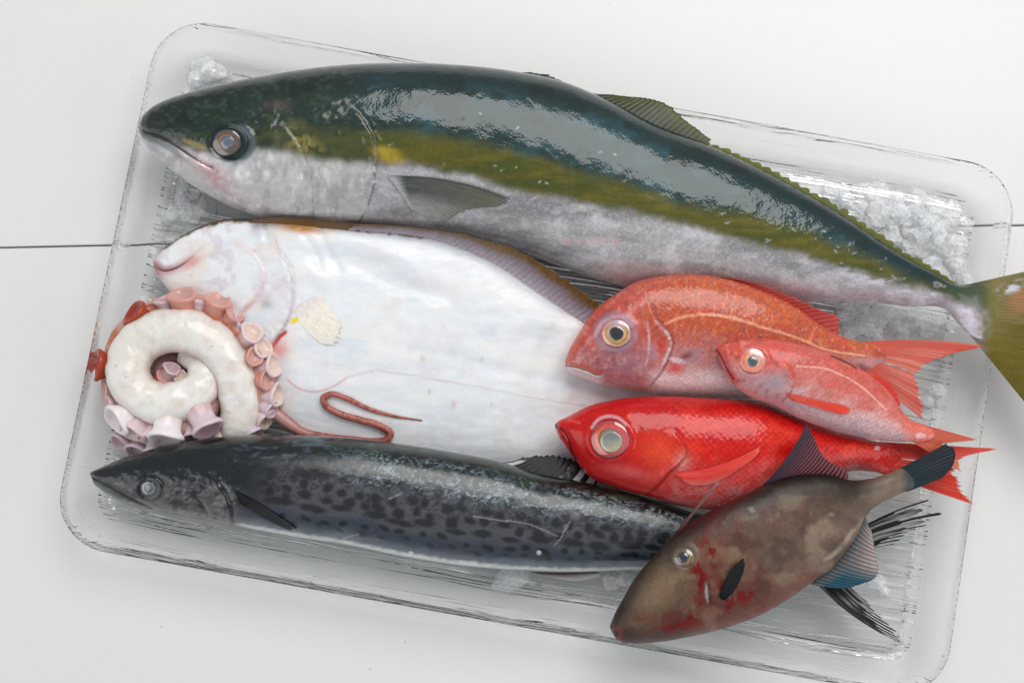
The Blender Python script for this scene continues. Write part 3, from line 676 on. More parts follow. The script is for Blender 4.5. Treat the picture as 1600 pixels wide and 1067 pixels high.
def p_mk(x, y):
    t, b = yl(x, MT), yl(x, MB); s = (y - t) / (b - t + 1e-6)
    n1, n2, n3 = fbm(x/36, y/16, 3), fbm(x/7, y/7, 9), fbm(x/16, y/5, 13)
    p = Paint(x, y, (18, 26, 30)); p.m[..., 0] = .34; p.m[..., 2] = .6
    q = s + (n1 - .5) * .16
    p.mix((10, 18, 17), sm(.16, .06, q))
    p.mix((44, 62, 44), sm(.22, .1, q) * sm(.45, .65, n3) * .7 * sm(430, 560, x))
    p.mix((76, 78, 83), sm(.28, .46, q) * sm(370, 470, x) * .95, rough=.4)
    p.mix((56, 64, 78), sm(.70, .82, q), rough=.36, metal=.15)
    p.mix((104, 114, 126), sm(.86, .96, q) * .65, metal=.2)
    p.mix((216, 218, 216), sm(.945, .985, s + (n2 - .5) * .03), rough=.35)
    # spots
    sp = np.zeros_like(x)
    for (sx, sv, ax, ay, rt, row) in SPOTS:
        sy = yl(np.array(sx), MT) * (1 - sv) + yl(np.array(sx), MB) * sv
        m = (np.abs(x - sx) < 40) & (np.abs(y - sy) < 40)
        e = ell(x[m], y[m], sx, sy, ax, ay, 7 + rt * (.3 if row == 3 else 1)) + (n2[m] - .5) * .7
        sp[m] = np.maximum(sp[m], sm(1.35, .6, e) * (.85 if row < 5 else .6) * (1 if row > 0 else .75))
    net = 1 - np.abs(fbm(x/11, y/8, 57, 3) - .5) * 2
    sp = np.maximum(sp, sm(.86, .97, net) * sm(.24, .34, s) * sm(.66, .56, s) * .75)
    p.mix((11, 11, 13), sp * .95 * sm(372, 430, x))
    # scuffed slime on the shoulder
    r1 = 1 - np.abs(fbm(x/26 + .7 * y/26, y/15, 41, 5) - .5) * 2; r2 = 1 - np.abs(fbm(x/18 - .9 * y/18, y/20, 47, 5) - .5) * 2
    zone = sm(.06, .14, s) * sm(.50, .34, s) * sm(480, 600, x) 
    p.mix((150, 162, 170), (sm(.95, .985, r1) + sm(.955, .99, r2)) * zone * .6, rough=.5)
    p.mix((90, 104, 112), sm(.45, .7, n2) * zone * .5)
    p.mix((70, 84, 96), sm(.52, .7, n3) * sm(.34, .2, s) * sm(330, 420, x) * sm(620, 520, x) * .8)
    # head
    hd = sm(395, 345, x)
    p.mix((22, 27, 32), hd * sm(.25, .5, s) * .8); p.mix((92, 92, 94), hd * sm(.58, .8, s + (n1 - .5) * .4) * sm(190, 260, x) * .85, rough=.35, metal=.15)
    p.mix((22, 28, 32), hd * sm(.5, .68, fbm(x/13, y/9, 51)) * .8); p.mix((120, 122, 126), hd * sm(.56, .72, fbm(x/7, y/5, 53)) * .4 * sm(.3, .6, s))
    p.mix((58, 66, 62), hd * sm(225, 160, x) * sm(.55, .75, s) * .7)
    D, s_, par = pdist(x, y, MG); p.mix((14, 15, 17), sm(5.5, 1.5, D) * sm(0, .3, par)); p.mix((120, 120, 122), sm(3, .5, np.abs(s_ + 7)) * .4 * sm(.4, .7, n2))
    p.mix((14, 17, 18), sm(2.4, .8, pdist(x, y, MJ)[0]))
    p.mix((26, 30, 34), sm(3.5, 1, pdist(x, y, [(305,775),(316,790),(324,806)])[0]) * .7)
    p.mix((120, 124, 130), (pdist(x, y, [(326,738),(345,748),(358,768)])[0] < 1.4) * .5 * sm(.4, .6, n2))
    p.mix((20, 26, 30), sm(1.5, .9, ell(x, y, 232, 764, 18, 17)) * .9)
    for pl in ([(884,820),(878,838),(866,852)], [(890,815),(884,828)], [(740,806),(780,812),(830,820),(872,838)], [(606,780),(628,770)], [(520,846),(560,834)]):
        p.mix((150, 152, 156), (pdist(x, y, pl)[0] < 1.1) * .55)
    return p
def d_mk(x, y):
    z = .5 * (fbm(x/30, y/16, 61) - .5) + 1.3 * (fbm(x/14, y/9, 63) - .5) * sm(400, 340, x)
    z += crease(x, y, MG, 1.6, 26, 1.0, 5, .2)
    z -= 1.5 * np.exp(-(pdist(x, y, MJ)[0] / 2.6) ** 2)
    e = ell(x, y, 232, 764, 17, 16); z += .9 * np.exp(-((e - 1.1) / .2) ** 2)
    z -= .9 * np.exp(-(pdist(x, y, [(305,772),(318,790),(326,808)])[0] / 4) ** 2)
    return z
mack = body('body', mk, ST, SK_M, p_mk, d_mk, nu=560, nt=130, nb=24)
eye(mack, mk, 232, 763, 12.5, 12, [(0, (60,76,84)), (.60, (60,74,80)), (.66, (120,126,124)), (.76, (140,140,134)), (.84, (60,62,62)), (.92, (18,21,23)), (1.1, (16,20,22))], dome=1.8, lift=.4,
    pupil=(.5, -.5, 7.5, [(0, (64,80,88)), (.8, (74,90,98)), (1.1, (110,116,112))]))
def c_mk(x, y, u, v, ph, r):
    c = ramp((26, 28, 30), (40, 42, 44), v); w = sm(.5, .8, r + .3 * fbm(x/8, y/8, 3)) * sm(.1, .4, v)
    return c * (1 - .5 * w[..., None]) + lin((150, 150, 148)) * w[..., None] * .5
def c_mp(x, y, u, v, ph, r): return ramp((14, 15, 17), (36, 38, 42), v) * (1 - .8 * sm(.6, 1, ph)[..., None]) + lin((120, 122, 126)) * (.5 * sm(.75, 1, ph) * sm(.15, .5, v))[..., None]
fin('pectoral_fin', mk, [(366,766),(370,774),(374,786)], [(466,827),(463,829),(452,828),(428,818),(408,808)], .9, [1.2,1.4,1.2,.7], 9, c_mp, mat=FIN_DARK, on=mack, jag=.05, ridge=.3, bow=-.02)
def c_mt(x, y, u, v, ph, r):
    k = sm(.48, .62, r + .35 * (fbm(x/7, y/7, 21) - .5)) * sm(.75, .5, v)
    c = ramp((30, 30, 32), (22, 22, 24), v) * np.ones(x.shape + (1,))
    return c * (1 - k[..., None]) + lin((196, 196, 196)) * k[..., None]
fin('dorsal_fin', mk, [(784,722),(830,738),(880,749),(930,758)], [(820,712),(868,710),(902,716),(936,744)], [42,42,41,40], [38,36,36,36], 14, c_mt, mat=FIN_DARK, jag=.16, nv=18, ridge=.4, bow=.08)
fin('anal_fin', mk, [(828,893),(860,894),(900,894),(935,893)], [(880,906),(905,908),(920,905),(938,900)], 24, 18, 12, lambda x, y, u, v, ph, r: ramp((40, 34, 30), (206, 200, 200), v * 1.6 - .2), mat=FIN_DARK, jag=.1, nv=10)
gapf = lambda t0, g0: (lambda u, v, ph, r: (v > t0 + .25 * r) & (ph > g0))
def c_mt2(x, y, u, v, ph, r):
    k = sm(.52, .66, fbm(u * 9, v * 2.2, 21) * .7 + r * .3) * sm(.95, .6, v) * .8
    c = ramp((44, 42, 42), (24, 24, 26), v)
    return (c * (1 - k[..., None]) + lin((176, 176, 178)) * k[..., None]) * (.8 + .35 * (1 - ph[..., None]))
fin('tail_fin', mk, [(1290,860),(1296,866),(1300,872),(1302,880)], [(1458,778),(1478,806),(1462,819),(1436,828),(1400,850)], [33,33,33,32], [50,52,50,46], 9, c_mt2, mat=FIN_DARK, jag=.16, nv=48, sub=10, ridge=.5, gap=gapf(.60, .5), bow=-.05, seed=5)
fin('tail_fin', mk, [(1302,880),(1292,890),(1282,896),(1268,904)], [(1368,948),(1396,980),(1416,1002),(1431,1014)], [34,36,38,40], [40,42,44,46], 9, c_mt2, mat=FIN_DARK, jag=.16, nv=48, sub=10, ridge=.5, gap=gapf(.62, .62), bow=.06, seed=8)
# ------------------------------------------------------------------ sea bream
SK_R = skin_mat('sea_bream_skin', scale_mm=2.8, scale_con=0.24, scale_bump=0.16, fine_bump=0.14, coat=0.75, coat_rough=0.10, coat_bump=0.5, mottling=0.32, mottle_mm=3.5, sss=.06)
br = empty('sea_bream', W(1120., 530., 8.), 'orange red sea bream with a golden eye, its snout on the white flounder', 'fish')
ST = [(884,561,884,573,52,50,2,2),(887,551,887,579,53,49,6,6),(895,535,895,585,54,49,11,9),(908,513,910,591,56,48,16,12),(926,488,933,599,58,47,20,14),(955,464,966,608,61,46,24,16),(993,441,1005,614,63,45,26,17),
      (1040,431,1050,618,64,44,27,17),(1088,429,1100,620,64,44,27,17),(1140,437,1150,622,63,44,26,17),(1192,455,1200,620,62,45,24,16),(1243,480,1245,612,60,47,20,14),(1285,510,1285,600,58,49,15,11),(1320,527,1315,588,56,51,11,9),
      (1346,534,1341,578,55,52,7,7),(1362,537,1356,579,55,53,3.5,3.5),(1376,545,1370,573,56,54,1.2,1.2),(1384,553,1381,566,56,55,.3,.3)]
BG = [(1013,470),(1026,500),(1044,520),(1050,536),(1044,556),(1034,578),(1016,600)]
BP = [(1012,505),(1014,540),(1010,566),(1000,588),(985,602)]
BM = [(884,570),(900,572),(920,578),(936,584),(943,580)]
BL = [(1040,506),(1056,499),(1097,492),(1145,498),(1192,512),(1240,526),(1290,546),(1350,556)]
def p_br(x, y):
    n1, n2, n3 = fbm(x/30, y/22, 3), fbm(x/6, y/6, 7), fbm(x/12, y/7, 9)
    p = Paint(x, y, (184, 82, 58)); p.m[..., 0] = .36
    b = yl(x, [(r[2], r[3]) for r in ST]); t = yl(x, [(r[0], r[1]) for r in ST]); s = (y - t) / (b - t + 1e-6)
    q = s + (n1 - .5) * .25
    p.mix((196, 96, 52), sm(.4, .65, n3) * sm(.55, .3, s) * .8)
    p.mix((196, 84, 70), sm(.5, .7, fbm(x/20, y/20, 17)) * .6)
    p.mix((196, 132, 130), sm(.42, .66, q) * .85)
    p.mix((168, 130, 140), sm(.5, .72, q) * sm(.5, .65, n1) * .7, metal=.1)
    p.mix((242, 226, 226), sm(.70, .88, s + (n1 - .5) * .12) * sm(1345, 1290, x), metal=.12, rough=.32)
    p.mix((150, 84, 76), sm(.56, .7, n2) * sm(.8, .5, s) * .55); p.mix((226, 140, 96), sm(.6, .75, fbm(x/4, y/9, 71)) * sm(.7, .4, s) * .5)
    hd = sm(1030, 985, x + (n1 - .5) * 30)
    p.mix((190, 84, 74), hd * .85, scale=.1); p.mix((172, 104, 108), hd * sm(.40, .62, q) * .7); p.mix((158, 116, 130), hd * np.exp(-(ell(x, y, 975, 568, 40, 26)) ** 2) * .8); p.mix((224, 150, 140), hd * sm(.55, .72, fbm(x/8, y/8, 77)) * .5); p.mix((140, 64, 64), hd * sm(.56, .72, fbm(x/11, y/11, 79)) * .5)
    p.mix((206, 150, 150), hd * sm(.85, .97, s) * .7)
    p.mix((204, 90, 62), sm(14, 3, pdist(x, y, [(884,556),(896,530),(918,494),(950,466)])[0]) * .7)
    D, s_, par = pdist(x, y, BM); p.mix((222, 104, 70), sm(5, 1, np.abs(s_ - 1.5)) * .9 * sm(1, .9, par)); p.mix((236, 220, 220), sm(12, 3, np.abs(s_ + 9)) * sm(950, 930, x) * sm(.7, .9, s + .25) * .9)
    p.mix((110, 50, 46), sm(1.6, .5, np.abs(s_ + 1.5)) * sm(1, .8, par) * .8)
    D, s_, par = pdist(x, y, BL); p.mix((234, 164, 132), sm(2.6, 1, D + (n2 - .5)) * .85)
    D, s_, par = pdist(x, y, BG); p.mix((222, 206, 214), sm(4, 1, np.abs(s_ + 2)) * sm(.15, .4, par) * sm(.4, .62, n3) * .8); p.mix((120, 40, 40), sm(3, .5, np.abs(s_ - 2)) * .5)
    D, s_, par = pdist(x, y, BP); p.mix((206, 176, 190), sm(3.5, .5, D) * .6 * sm(.4, .62, fbm(x/8, y/8, 87)))
    p.mix((204, 56, 46), np.exp(-(ell(x, y, 1034, 542, 7, 16)) ** 2) * .9); p.mix((214, 64, 54), np.exp(-(ell(x, y, 1055, 576, 16, 9)) ** 2) * .9); p.mix((140, 50, 40), np.exp(-(ell(x, y, 1072, 556, 9, 5, -20)) ** 2) * .9)
    p.mix((226, 210, 220), sm(1.2, .7, ell(x, y, 1058, 563, 14, 4, 12)) * .7)
    p.mix((150, 130, 150), sm(.28, 0, np.abs(ell(x, y, 962, 519, 32, 30) - .92)) * .65)
    p.mix((206, 180, 196), sm(5, 1, pdist(x, y, [(930,524),(938,508),(952,498),(972,496),(986,508)])[0]) * .5)
    rs = np.random.RandomState(5)
    for k in range(120):
        a, c = rs.uniform(1040, 1330), rs.uniform(440, 570)
        m = (np.abs(x - a) < 5) & (np.abs(y - c) < 5)
        if m.any():
            w = np.zeros_like(x); w[m] = sm(1.3, .3, np.hypot(x[m] - a, y[m] - c) / rs.uniform(.8, 1.7)); p.mix((176, 170, 186) if k % 3 else (226, 206, 190), w * .5)
    return p
def d_br(x, y):
    z = .7 * (fbm(x/26, y/20, 61) - .5) + .25 * (fbm(x/7, y/7, 63) - .5)
    z += crease(x, y, BG, 1.8, 26, .8, 6)
    z += crease(x, y, BP, 1.0, 20, .1, 7)
    D, s_, par = pdist(x, y, BM); z -= 1.4 * np.exp(-((s_ + 1.5) / 2.2) ** 2) * sm(1, .8, par) - .8 * np.exp(-((s_ - 4) / 4) ** 2)
    e = ell(x, y, 963, 520, 30, 29); z += 1.3 * np.exp(-((e - .95) / .2) ** 2)
    z += .35 * np.exp(-(pdist(x, y, BL)[0] / 2) ** 2)
    return z
bream = body('body', br, ST, SK_R, p_br, d_br, nu=330, nt=130, nb=22)
eye(bream, br, 963, 521, 24, 22.5, [(0, (40,40,44)), (.5, (60,50,40)), (.54, (226,206,170)), (.60, (214,150,50)), (.74, (176,100,28)), (.80, (206,176,140)), (.86, (196,150,150)), (.95, (150,104,112)), (1.1, (130,80,84))], dome=2.8, lift=.5, side=[(-90, (176,150,164), .85), (180, (214,150,90), .4)],
    pupil=(0, 0, 12.5, [(0, (12,18,30)), (.85, (18,24,36)), (.95, (200,180,150)), (1.1, (220,180,90))]))
def c_rt(x, y, u, v, ph, r):
    c = ramp((222, 104, 82), (224, 78, 60), v + .4 * (fbm(x/12, y/6, 3) - .5)); k = sm(.55, .75, r) * sm(.2, .6, v)
    c = c * (1 - k[..., None] * .4) + lin((244, 178, 152)) * k[..., None] * .4
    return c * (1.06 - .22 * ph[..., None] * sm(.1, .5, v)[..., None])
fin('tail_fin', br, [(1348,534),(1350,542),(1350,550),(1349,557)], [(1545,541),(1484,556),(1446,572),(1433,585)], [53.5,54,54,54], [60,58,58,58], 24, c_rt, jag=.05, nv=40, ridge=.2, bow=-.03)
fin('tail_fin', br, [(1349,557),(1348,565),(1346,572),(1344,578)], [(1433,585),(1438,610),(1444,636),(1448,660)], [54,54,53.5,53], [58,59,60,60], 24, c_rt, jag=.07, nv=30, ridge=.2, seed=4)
def c_rd(x, y, u, v, ph, r):
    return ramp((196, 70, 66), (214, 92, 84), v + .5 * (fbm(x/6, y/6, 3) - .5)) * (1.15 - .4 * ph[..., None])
fin('dorsal_fin', br, [(1110,432),(1140,438),(1192,456),(1243,481),(1286,511),(1300,520)], [(1134,434),(1170,440),(1222,456),(1272,478),(1318,506),(1312,520)], [66,66,66,65,62,60], [70,70,69,68,64,60], 22, c_rd, jag=.2, nv=12, ridge=.5)

# ------------------------------------------------------------------ splendid alfonsino
SK_A = skin_mat('red_alfonsino_skin', rnd=.45, scale_mm=3.4, scale_con=0.34, scale_bump=0.26, fine_bump=0.12, coat=0.6, coat_rough=0.10, coat_bump=0.5, mottling=0.2, mottle_mm=5, sss=.05)
al = empty('alfonsino_fish', W(1100., 700., 8.), 'vivid scarlet fish with a huge cloudy eye, between mackerel and small pink fish', 'fish')
ST = [(867,663,868,669,50,49,2,2),(872,658,872,680,51,48,7,6),(882,653,882,695,52,48,11,10),(892,648,897,716,54,48,15,13),(915,636,917,741,56,48,20,16),(956,625,955,759,58,49,25,18),(1025,619,1020,777,59,51,27,18),(1107,622,1095,795,59,52,27,18),
      (1176,627,1165,796,59,52,26,18),(1231,644,1225,780,57,52,22,16),(1300,671,1288,750,55,51,16,13),(1345,683,1335,735,54,51,11,10),(1371,690,1366,737,53,52,7,7),(1390,693,1386,738,53,52,3,3),(1402,702,1399,730,54,53,1,1),(1408,711,1407,720,54,53,.3,.3)]
AG = [(1048,668),(1064,690),(1070,708),(1060,724),(1044,738),(1030,756),(1010,772)]
AM = [(868,664),(882,676),(890,690),(894,706),(900,718)]
def p_al(x, y):
    n1, n2, n3 = fbm(x/30, y/22, 3), fbm(x/6, y/6, 7), fbm(x/12, y/7, 9)
    b = yl(x, [(r[2], r[3]) for r in ST]); t = yl(x, [(r[0], r[1]) for r in ST]); s = (y - t) / (b - t + 1e-6)
    p = Paint(x, y, (196, 20, 16)); p.m[..., 0] = .34
    p.mix((218, 48, 26), sm(.45, .7, n1) * .7); p.mix((176, 16, 20), sm(.16, .05, s) * .7)
    q = s + (n1 - .5) * .25
    p.mix((200, 70, 66), sm(.48, .72, q) * sm(1010, 1070, x) * .9, metal=.1)
    p.mix((206, 128, 128), sm(.66, .9, q) * sm(990, 1060, x) * sm(.35, .65, n3) * .8, metal=.12)
    p.mix((216, 92, 88), sm(.8, .95, s) * sm(1300, 1230, x) * .6)
    hd = sm(1060, 1020, x)
    p.mix((190, 14, 16), hd * .65, scale=.15); p.mix((232, 84, 50), np.exp(-(ell(x, y, 1032, 706, 34, 28)) ** 2) * .6)
    p.mix((186, 24, 28), sm(26, 6, pdist(x, y, [(880,690),(902,722),(940,745),(980,752)])[0]) * .6); p.mix((216, 100, 96), np.exp(-(ell(x, y, 985, 738, 40, 9, 12)) ** 2) * .6)
    p.mix((210, 140, 136), np.exp(-(ell(x, y, 1066, 722, 12, 14)) ** 2) * .7, metal=.1)
    D, s_, par = pdist(x, y, AG); p.mix((150, 22, 24), sm(4, .5, np.abs(s_ - 2)) * .5)
    p.mix((120, 12, 18), sm(2.4, .6, pdist(x, y, AM)[0]))
    p.mix((236, 90, 70), sm(4, 1, pdist(x, y, [(890,656),(905,660)])[0]) * .4)
    for k in range(40):                                  # crackled veins behind the eye
        rs = np.random.RandomState(k + 60); a, c = rs.uniform(980, 1060), rs.uniform(640, 672)
        pl = [(a, c)] + [(a := a + rs.uniform(-3, 7), c := c + rs.uniform(-5, 5)) for _ in range(4)]
        p.mix((170, 20, 20), sm(1.2, .4, pdist(x, y, pl, 0)[0]) * .6)
    p.mix((206, 170, 176), sm(4, 1, pdist(x, y, [(925,668),(934,656),(952,650),(968,654),(978,664)])[0]) * .7)
    p.mix((212, 48, 44), sm(1350, 1392, x) * .9)
    p.mix((244, 196, 196), sm(1.2, .6, ell(x, y, 1371, 700, 5, 4)) * .8)
    return p
def d_al(x, y):
    z = .5 * (fbm(x/26, y/20, 61) - .5) + .25 * (fbm(x/7, y/7, 63) - .5)
    z += crease(x, y, AG, 1.5, 26, .6, 8)
    z -= 1.6 * np.exp(-(pdist(x, y, AM)[0] / 3) ** 2)
    e = ell(x, y, 953, 686, 36, 34); z += 1.5 * np.exp(-((e - .98) / .16) ** 2) - 1.0 * sm(.9, .6, e)
    z += .6 * np.exp(-((ell(x, y, 960, 700, 60, 50) - 1) / .09) ** 2) * sm(700, 715, y) * fbm(x/12, y/12, 5) * 1.6
    z -= .8 * np.exp(-(pdist(x, y, [(898,662),(906,664)])[0] / 2.5) ** 2)
    return z
alf = body('body', al, ST, SK_A, p_al, d_al, nu=330, nt=130, nb=22)
eye(alf, al, 953, 686, 31, 30, [(0, (120,116,112)), (.52, (130,120,110)), (.56, (70,30,24)), (.62, (226,120,50)), (.74, (222,90,40)), (.82, (196,36,32)), (.9, (160,50,54)), (.97, (110,22,28)), (1.1, (150,20,24))], dome=3.4, lift=.6, side=[(0, (196,90,110), .6), (-70, (196,60,60), .6)],
    pupil=(2, 4, 17.5, [(0, (124,134,138)), (.4, (142,146,142)), (.78, (170,164,146)), (.93, (180,172,152)), (1.0, (70,60,52)), (1.1, (150,50,30))], ((96,112,122), (176,168,140))))
def c_at(x, y, u, v, ph, r):
    c = ramp((216, 44, 40), (236, 70, 46), v + .5 * (fbm(x/14, y/5, 3) - .5)); k = sm(.5, .8, r) * sm(.1, .5, v)
    c = c * (1 - k[..., None] * .35) + lin((246, 150, 120)) * k[..., None] * .35
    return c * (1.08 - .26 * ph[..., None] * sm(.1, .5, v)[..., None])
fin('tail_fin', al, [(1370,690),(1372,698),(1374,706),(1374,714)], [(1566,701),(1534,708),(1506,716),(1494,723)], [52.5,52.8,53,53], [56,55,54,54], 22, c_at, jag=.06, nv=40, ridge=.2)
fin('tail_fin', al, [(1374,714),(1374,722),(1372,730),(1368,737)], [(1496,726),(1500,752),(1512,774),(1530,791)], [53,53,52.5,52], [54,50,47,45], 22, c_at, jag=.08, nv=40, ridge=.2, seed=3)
def c_ap(x, y, u, v, ph, r):
    c = ramp((226, 52, 42), (222, 66, 56), v); k = sm(.45, .9, u)
    c = c * (1 - .55 * k[..., None]) + lin((216, 130, 124)) * .55 * k[..., None]
    return c * (1.08 - .25 * ph[..., None])
fin('pectoral_fin', al, [(1052,738),(1058,744),(1066,750),(1076,756)], [(1192,694),(1190,702),(1178,716),(1162,728),(1140,742),(1118,754)], [.8,1.4,1.4,.8], [2.0,2.0,1.6,1.0], 20, c_ap, mat=FIN_ON, on=alf, jag=.04, ridge=.15, bow=.07)
fin('pelvic_fin', al, [(1060,786),(1075,788),(1095,792)], [(1118,790),(1122,795),(1116,799)], [56,55,54], [58,57,55], 7, c_at, jag=.06, nv=12, ridge=.4)

# ------------------------------------------------------------------ small pink fish
SK_S = skin_mat('small_pink_fish_skin', rnd=.45, scale_mm=2.9, scale_con=0.26, scale_bump=0.2, fine_bump=0.14, coat=0.55, coat_rough=0.12, coat_bump=0.5, mottling=0.3, mottle_mm=4, sss=.06)
sf = empty('small_red_fish', W(1270., 610., 40.), 'small pinkish red fish lying on top of the orange sea bream', 'fish')
ST = [(1119,544,1120,549,79,78,1.5,1.5),(1124,541,1124,562,80,78,5,5),(1133,538,1131,577,82,79,9,7),(1150,533,1146,600,84,79,12,9),(1180,529,1168,618,85,78,15,10),(1225,533,1207,633,85,77,17,11),(1265,541,1250,654,84,75,17,11),
      (1305,554,1295,671,82,73,16,11),(1350,580,1335,681,79,71,13,10),(1387,610,1370,687,76,69,10,9),(1408,640,1398,689,73,68,7,7),(1425,657,1424,690,71,67,4,4),(1442,664,1441,690,70,67,2,2),(1456,670,1455,686,69,67,.8,.8),(1462,676,1462,681,69,67,.3,.3)]
SG = [(1226,566),(1238,586),(1240,602),(1234,614),(1222,628)]
SM_ = [(1120,547),(1128,560),(1138,580),(1146,592)]
def p_sf(x, y):
    n1, n2, n3 = fbm(x/26, y/20, 3), fbm(x/6, y/6, 7), fbm(x/12, y/7, 9)
    b = yl(x, [(r[2], r[3]) for r in ST]); t = yl(x, [(r[0], r[1]) for r in ST]); s = (y - t) / (b - t + 1e-6); q = s + (n1 - .5) * .3
    p = Paint(x, y, (196, 92, 82)); p.m[..., 0] = .36
    p.mix((206, 116, 108), sm(.4, .7, n1) * .6); p.mix((206, 128, 118), sm(.25, .5, q) * .6); p.mix((216, 178, 180), sm(.42, .75, q) * .9, metal=.12)
    p.mix((186, 164, 176), sm(.62, .9, q) * sm(.5, .66, n3) * .7, metal=.15); p.mix((206, 84, 72), sm(.52, .66, fbm(x/30, y/14, 23)) * sm(.8, .5, s) * .6)
    hd = sm(1240, 1220, x); p.mix((216, 84, 74), hd * .6 * sm(.7, .3, s), scale=.15); p.mix((206, 150, 154), hd * sm(.45, .8, q) * .8, scale=.2); p.mix((228, 150, 138), hd * sm(.55, .72, fbm(x/8, y/8, 77)) * .5); p.mix((150, 60, 58), hd * sm(.58, .74, fbm(x/9, y/9, 79)) * .5); p.mix((168, 156, 164), np.exp(-(ell(x, y, 1212, 596, 24, 16, -20)) ** 2) * .8, metal=.15)
    p.mix((214, 70, 62), sm(16, 2, pdist(x, y, SM_)[0]) * .6); p.mix((110, 30, 32), sm(1.8, .5, pdist(x, y, SM_)[0]))
    p.mix((226, 80, 60), sm(6, 1, pdist(x, y, [(1226,566),(1236,576),(1240,590)])[0]) * .7); p.mix((150, 60, 60), sm(2.4, .5, pdist(x, y, SG)[0]) * .5)
    p.mix((240, 190, 176), sm(1.8, .8, pdist(x, y, [(1245,572),(1290,576),(1340,600),(1385,640)])[0]) * .6)
    p.mix((60, 26, 26), (pdist(x, y, [(1300,556),(1322,566),(1338,575)])[0] < 1.8) * .8)
    p.mix((222, 108, 88), sm(1395, 1440, x) * .85); p.mix((240, 200, 206), sm(1.2, .5, ell(x, y, 1438, 680, 9, 5)) * .6)
    return p
def d_sf(x, y):
    z = .5 * (fbm(x/22, y/18, 61) - .5) + .2 * (fbm(x/7, y/7, 63) - .5)
    z += crease(x, y, SG, 1.2, 20, .5, 9)
    z -= 1.0 * np.exp(-(pdist(x, y, SM_)[0] / 2.5) ** 2)
    e = ell(x, y, 1177, 564, 24, 24); z += 1.0 * np.exp(-((e - .98) / .18) ** 2) - .5 * sm(.9, .6, e)
    return z
small = body('body', sf, ST, SK_S, p_sf, d_sf, nu=260, nt=110, nb=20)
eye(small, sf, 1176, 563.5, 21, 20.5, [(0, (80,90,94)), (.40, (90,96,98)), (.45, (236,200,180)), (.55, (240,150,110)), (.72, (226,130,104)), (.8, (220,156,140)), (.9, (190,104,98)), (1.1, (200,84,74))], dome=2.4, lift=.4, side=[(-60, (226,170,166), .7), (180, (232,110,80), .5)],
    pupil=(0, 1, 9, [(0, (70,80,84)), (.85, (80,90,94)), (1.0, (206,160,140)), (1.1, (226,140,104))]))
fin('pectoral_fin', sf, [(1228,614),(1230,618),(1234,622),(1238,626)], [(1326,635),(1330,640),(1328,645),(1316,648)], 1.0, 1.6, 8, lambda x, y, u, v, ph, r: ramp((228, 74, 52), (232, 66, 42), v) * (1.1 - .2 * ph[..., None]), mat=FIN_ON, on=small, jag=.05, ridge=.3)
fin('dorsal_fin', sf, [(1345,580),(1368,594),(1388,612),(1404,634)], [(1362,582),(1382,594),(1400,612),(1408,632)], [78,77,76,74], [76,75,74,73], 10, c_at, jag=.1, nv=10, ridge=.3)
def c_st(x, y, u, v, ph, r): return ramp((228, 112, 92), (234, 120, 84), v) * (1.1 - .3 * ph[..., None])
fin('tail_fin', sf, [(1424,658),(1428,665),(1430,671),(1430,676)], [(1532,688),(1506,690),(1486,692),(1474,694)], [69,69,69,68.5], [62,62,62,62], 11, c_st, jag=.06, nv=26, ridge=.3)
fin('tail_fin', sf, [(1430,676),(1430,681),(1428,686),(1424,689)], [(1474,694),(1488,706),(1500,724),(1504,738)], [68.5,68,68,67], [62,58,57,56], 11, c_st, jag=.06, nv=26, ridge=.3, seed=4)

# ------------------------------------------------------------------ filefish
SK_K = skin_mat('filefish_leather', scale_mm=0.8, scale_con=0.22, scale_bump=0.10, fine_bump=0.28, fine_mm=.8, coat=0.35, coat_rough=0.2, coat_bump=0.6, mottling=0.4, mottle_mm=6, spec=.12)
ff = empty('filefish', W(1180., 870., 40.), 'brown blood-smeared filefish with blue fins lying across the mackerel tail', 'fish')
ST = [(953,979,957,989,58,57,2.5,3),(955,972,961,996,58,57,6,5),(960,960,969,1002,60,56,9,8),(973,936,988,1005,62,56,13,11),(990,906,1026,1003,66,57,17,14),(1019,871,1073,995,72,58,21,16),(1055,832,1125,983,77,59,23,17),(1100,803,1182,963,80,60,23,17),
      (1150,779,1224,940,81,62,22,16),(1200,756,1264,913,80,63,20,15),(1250,742,1306,881,78,64,17,13),(1295,741,1337,838,76,65,14,11),(1332,750,1355,802,74,66,11,9),(1362,747,1376,786,72,67,9,8),(1395,736,1412,769,71,69,6,6),(1408,732,1425,764,71,69,3,3),(1418,737,1430,757,71,69,1,1),(1424,744,1428,750,71,70,.3,.3)]
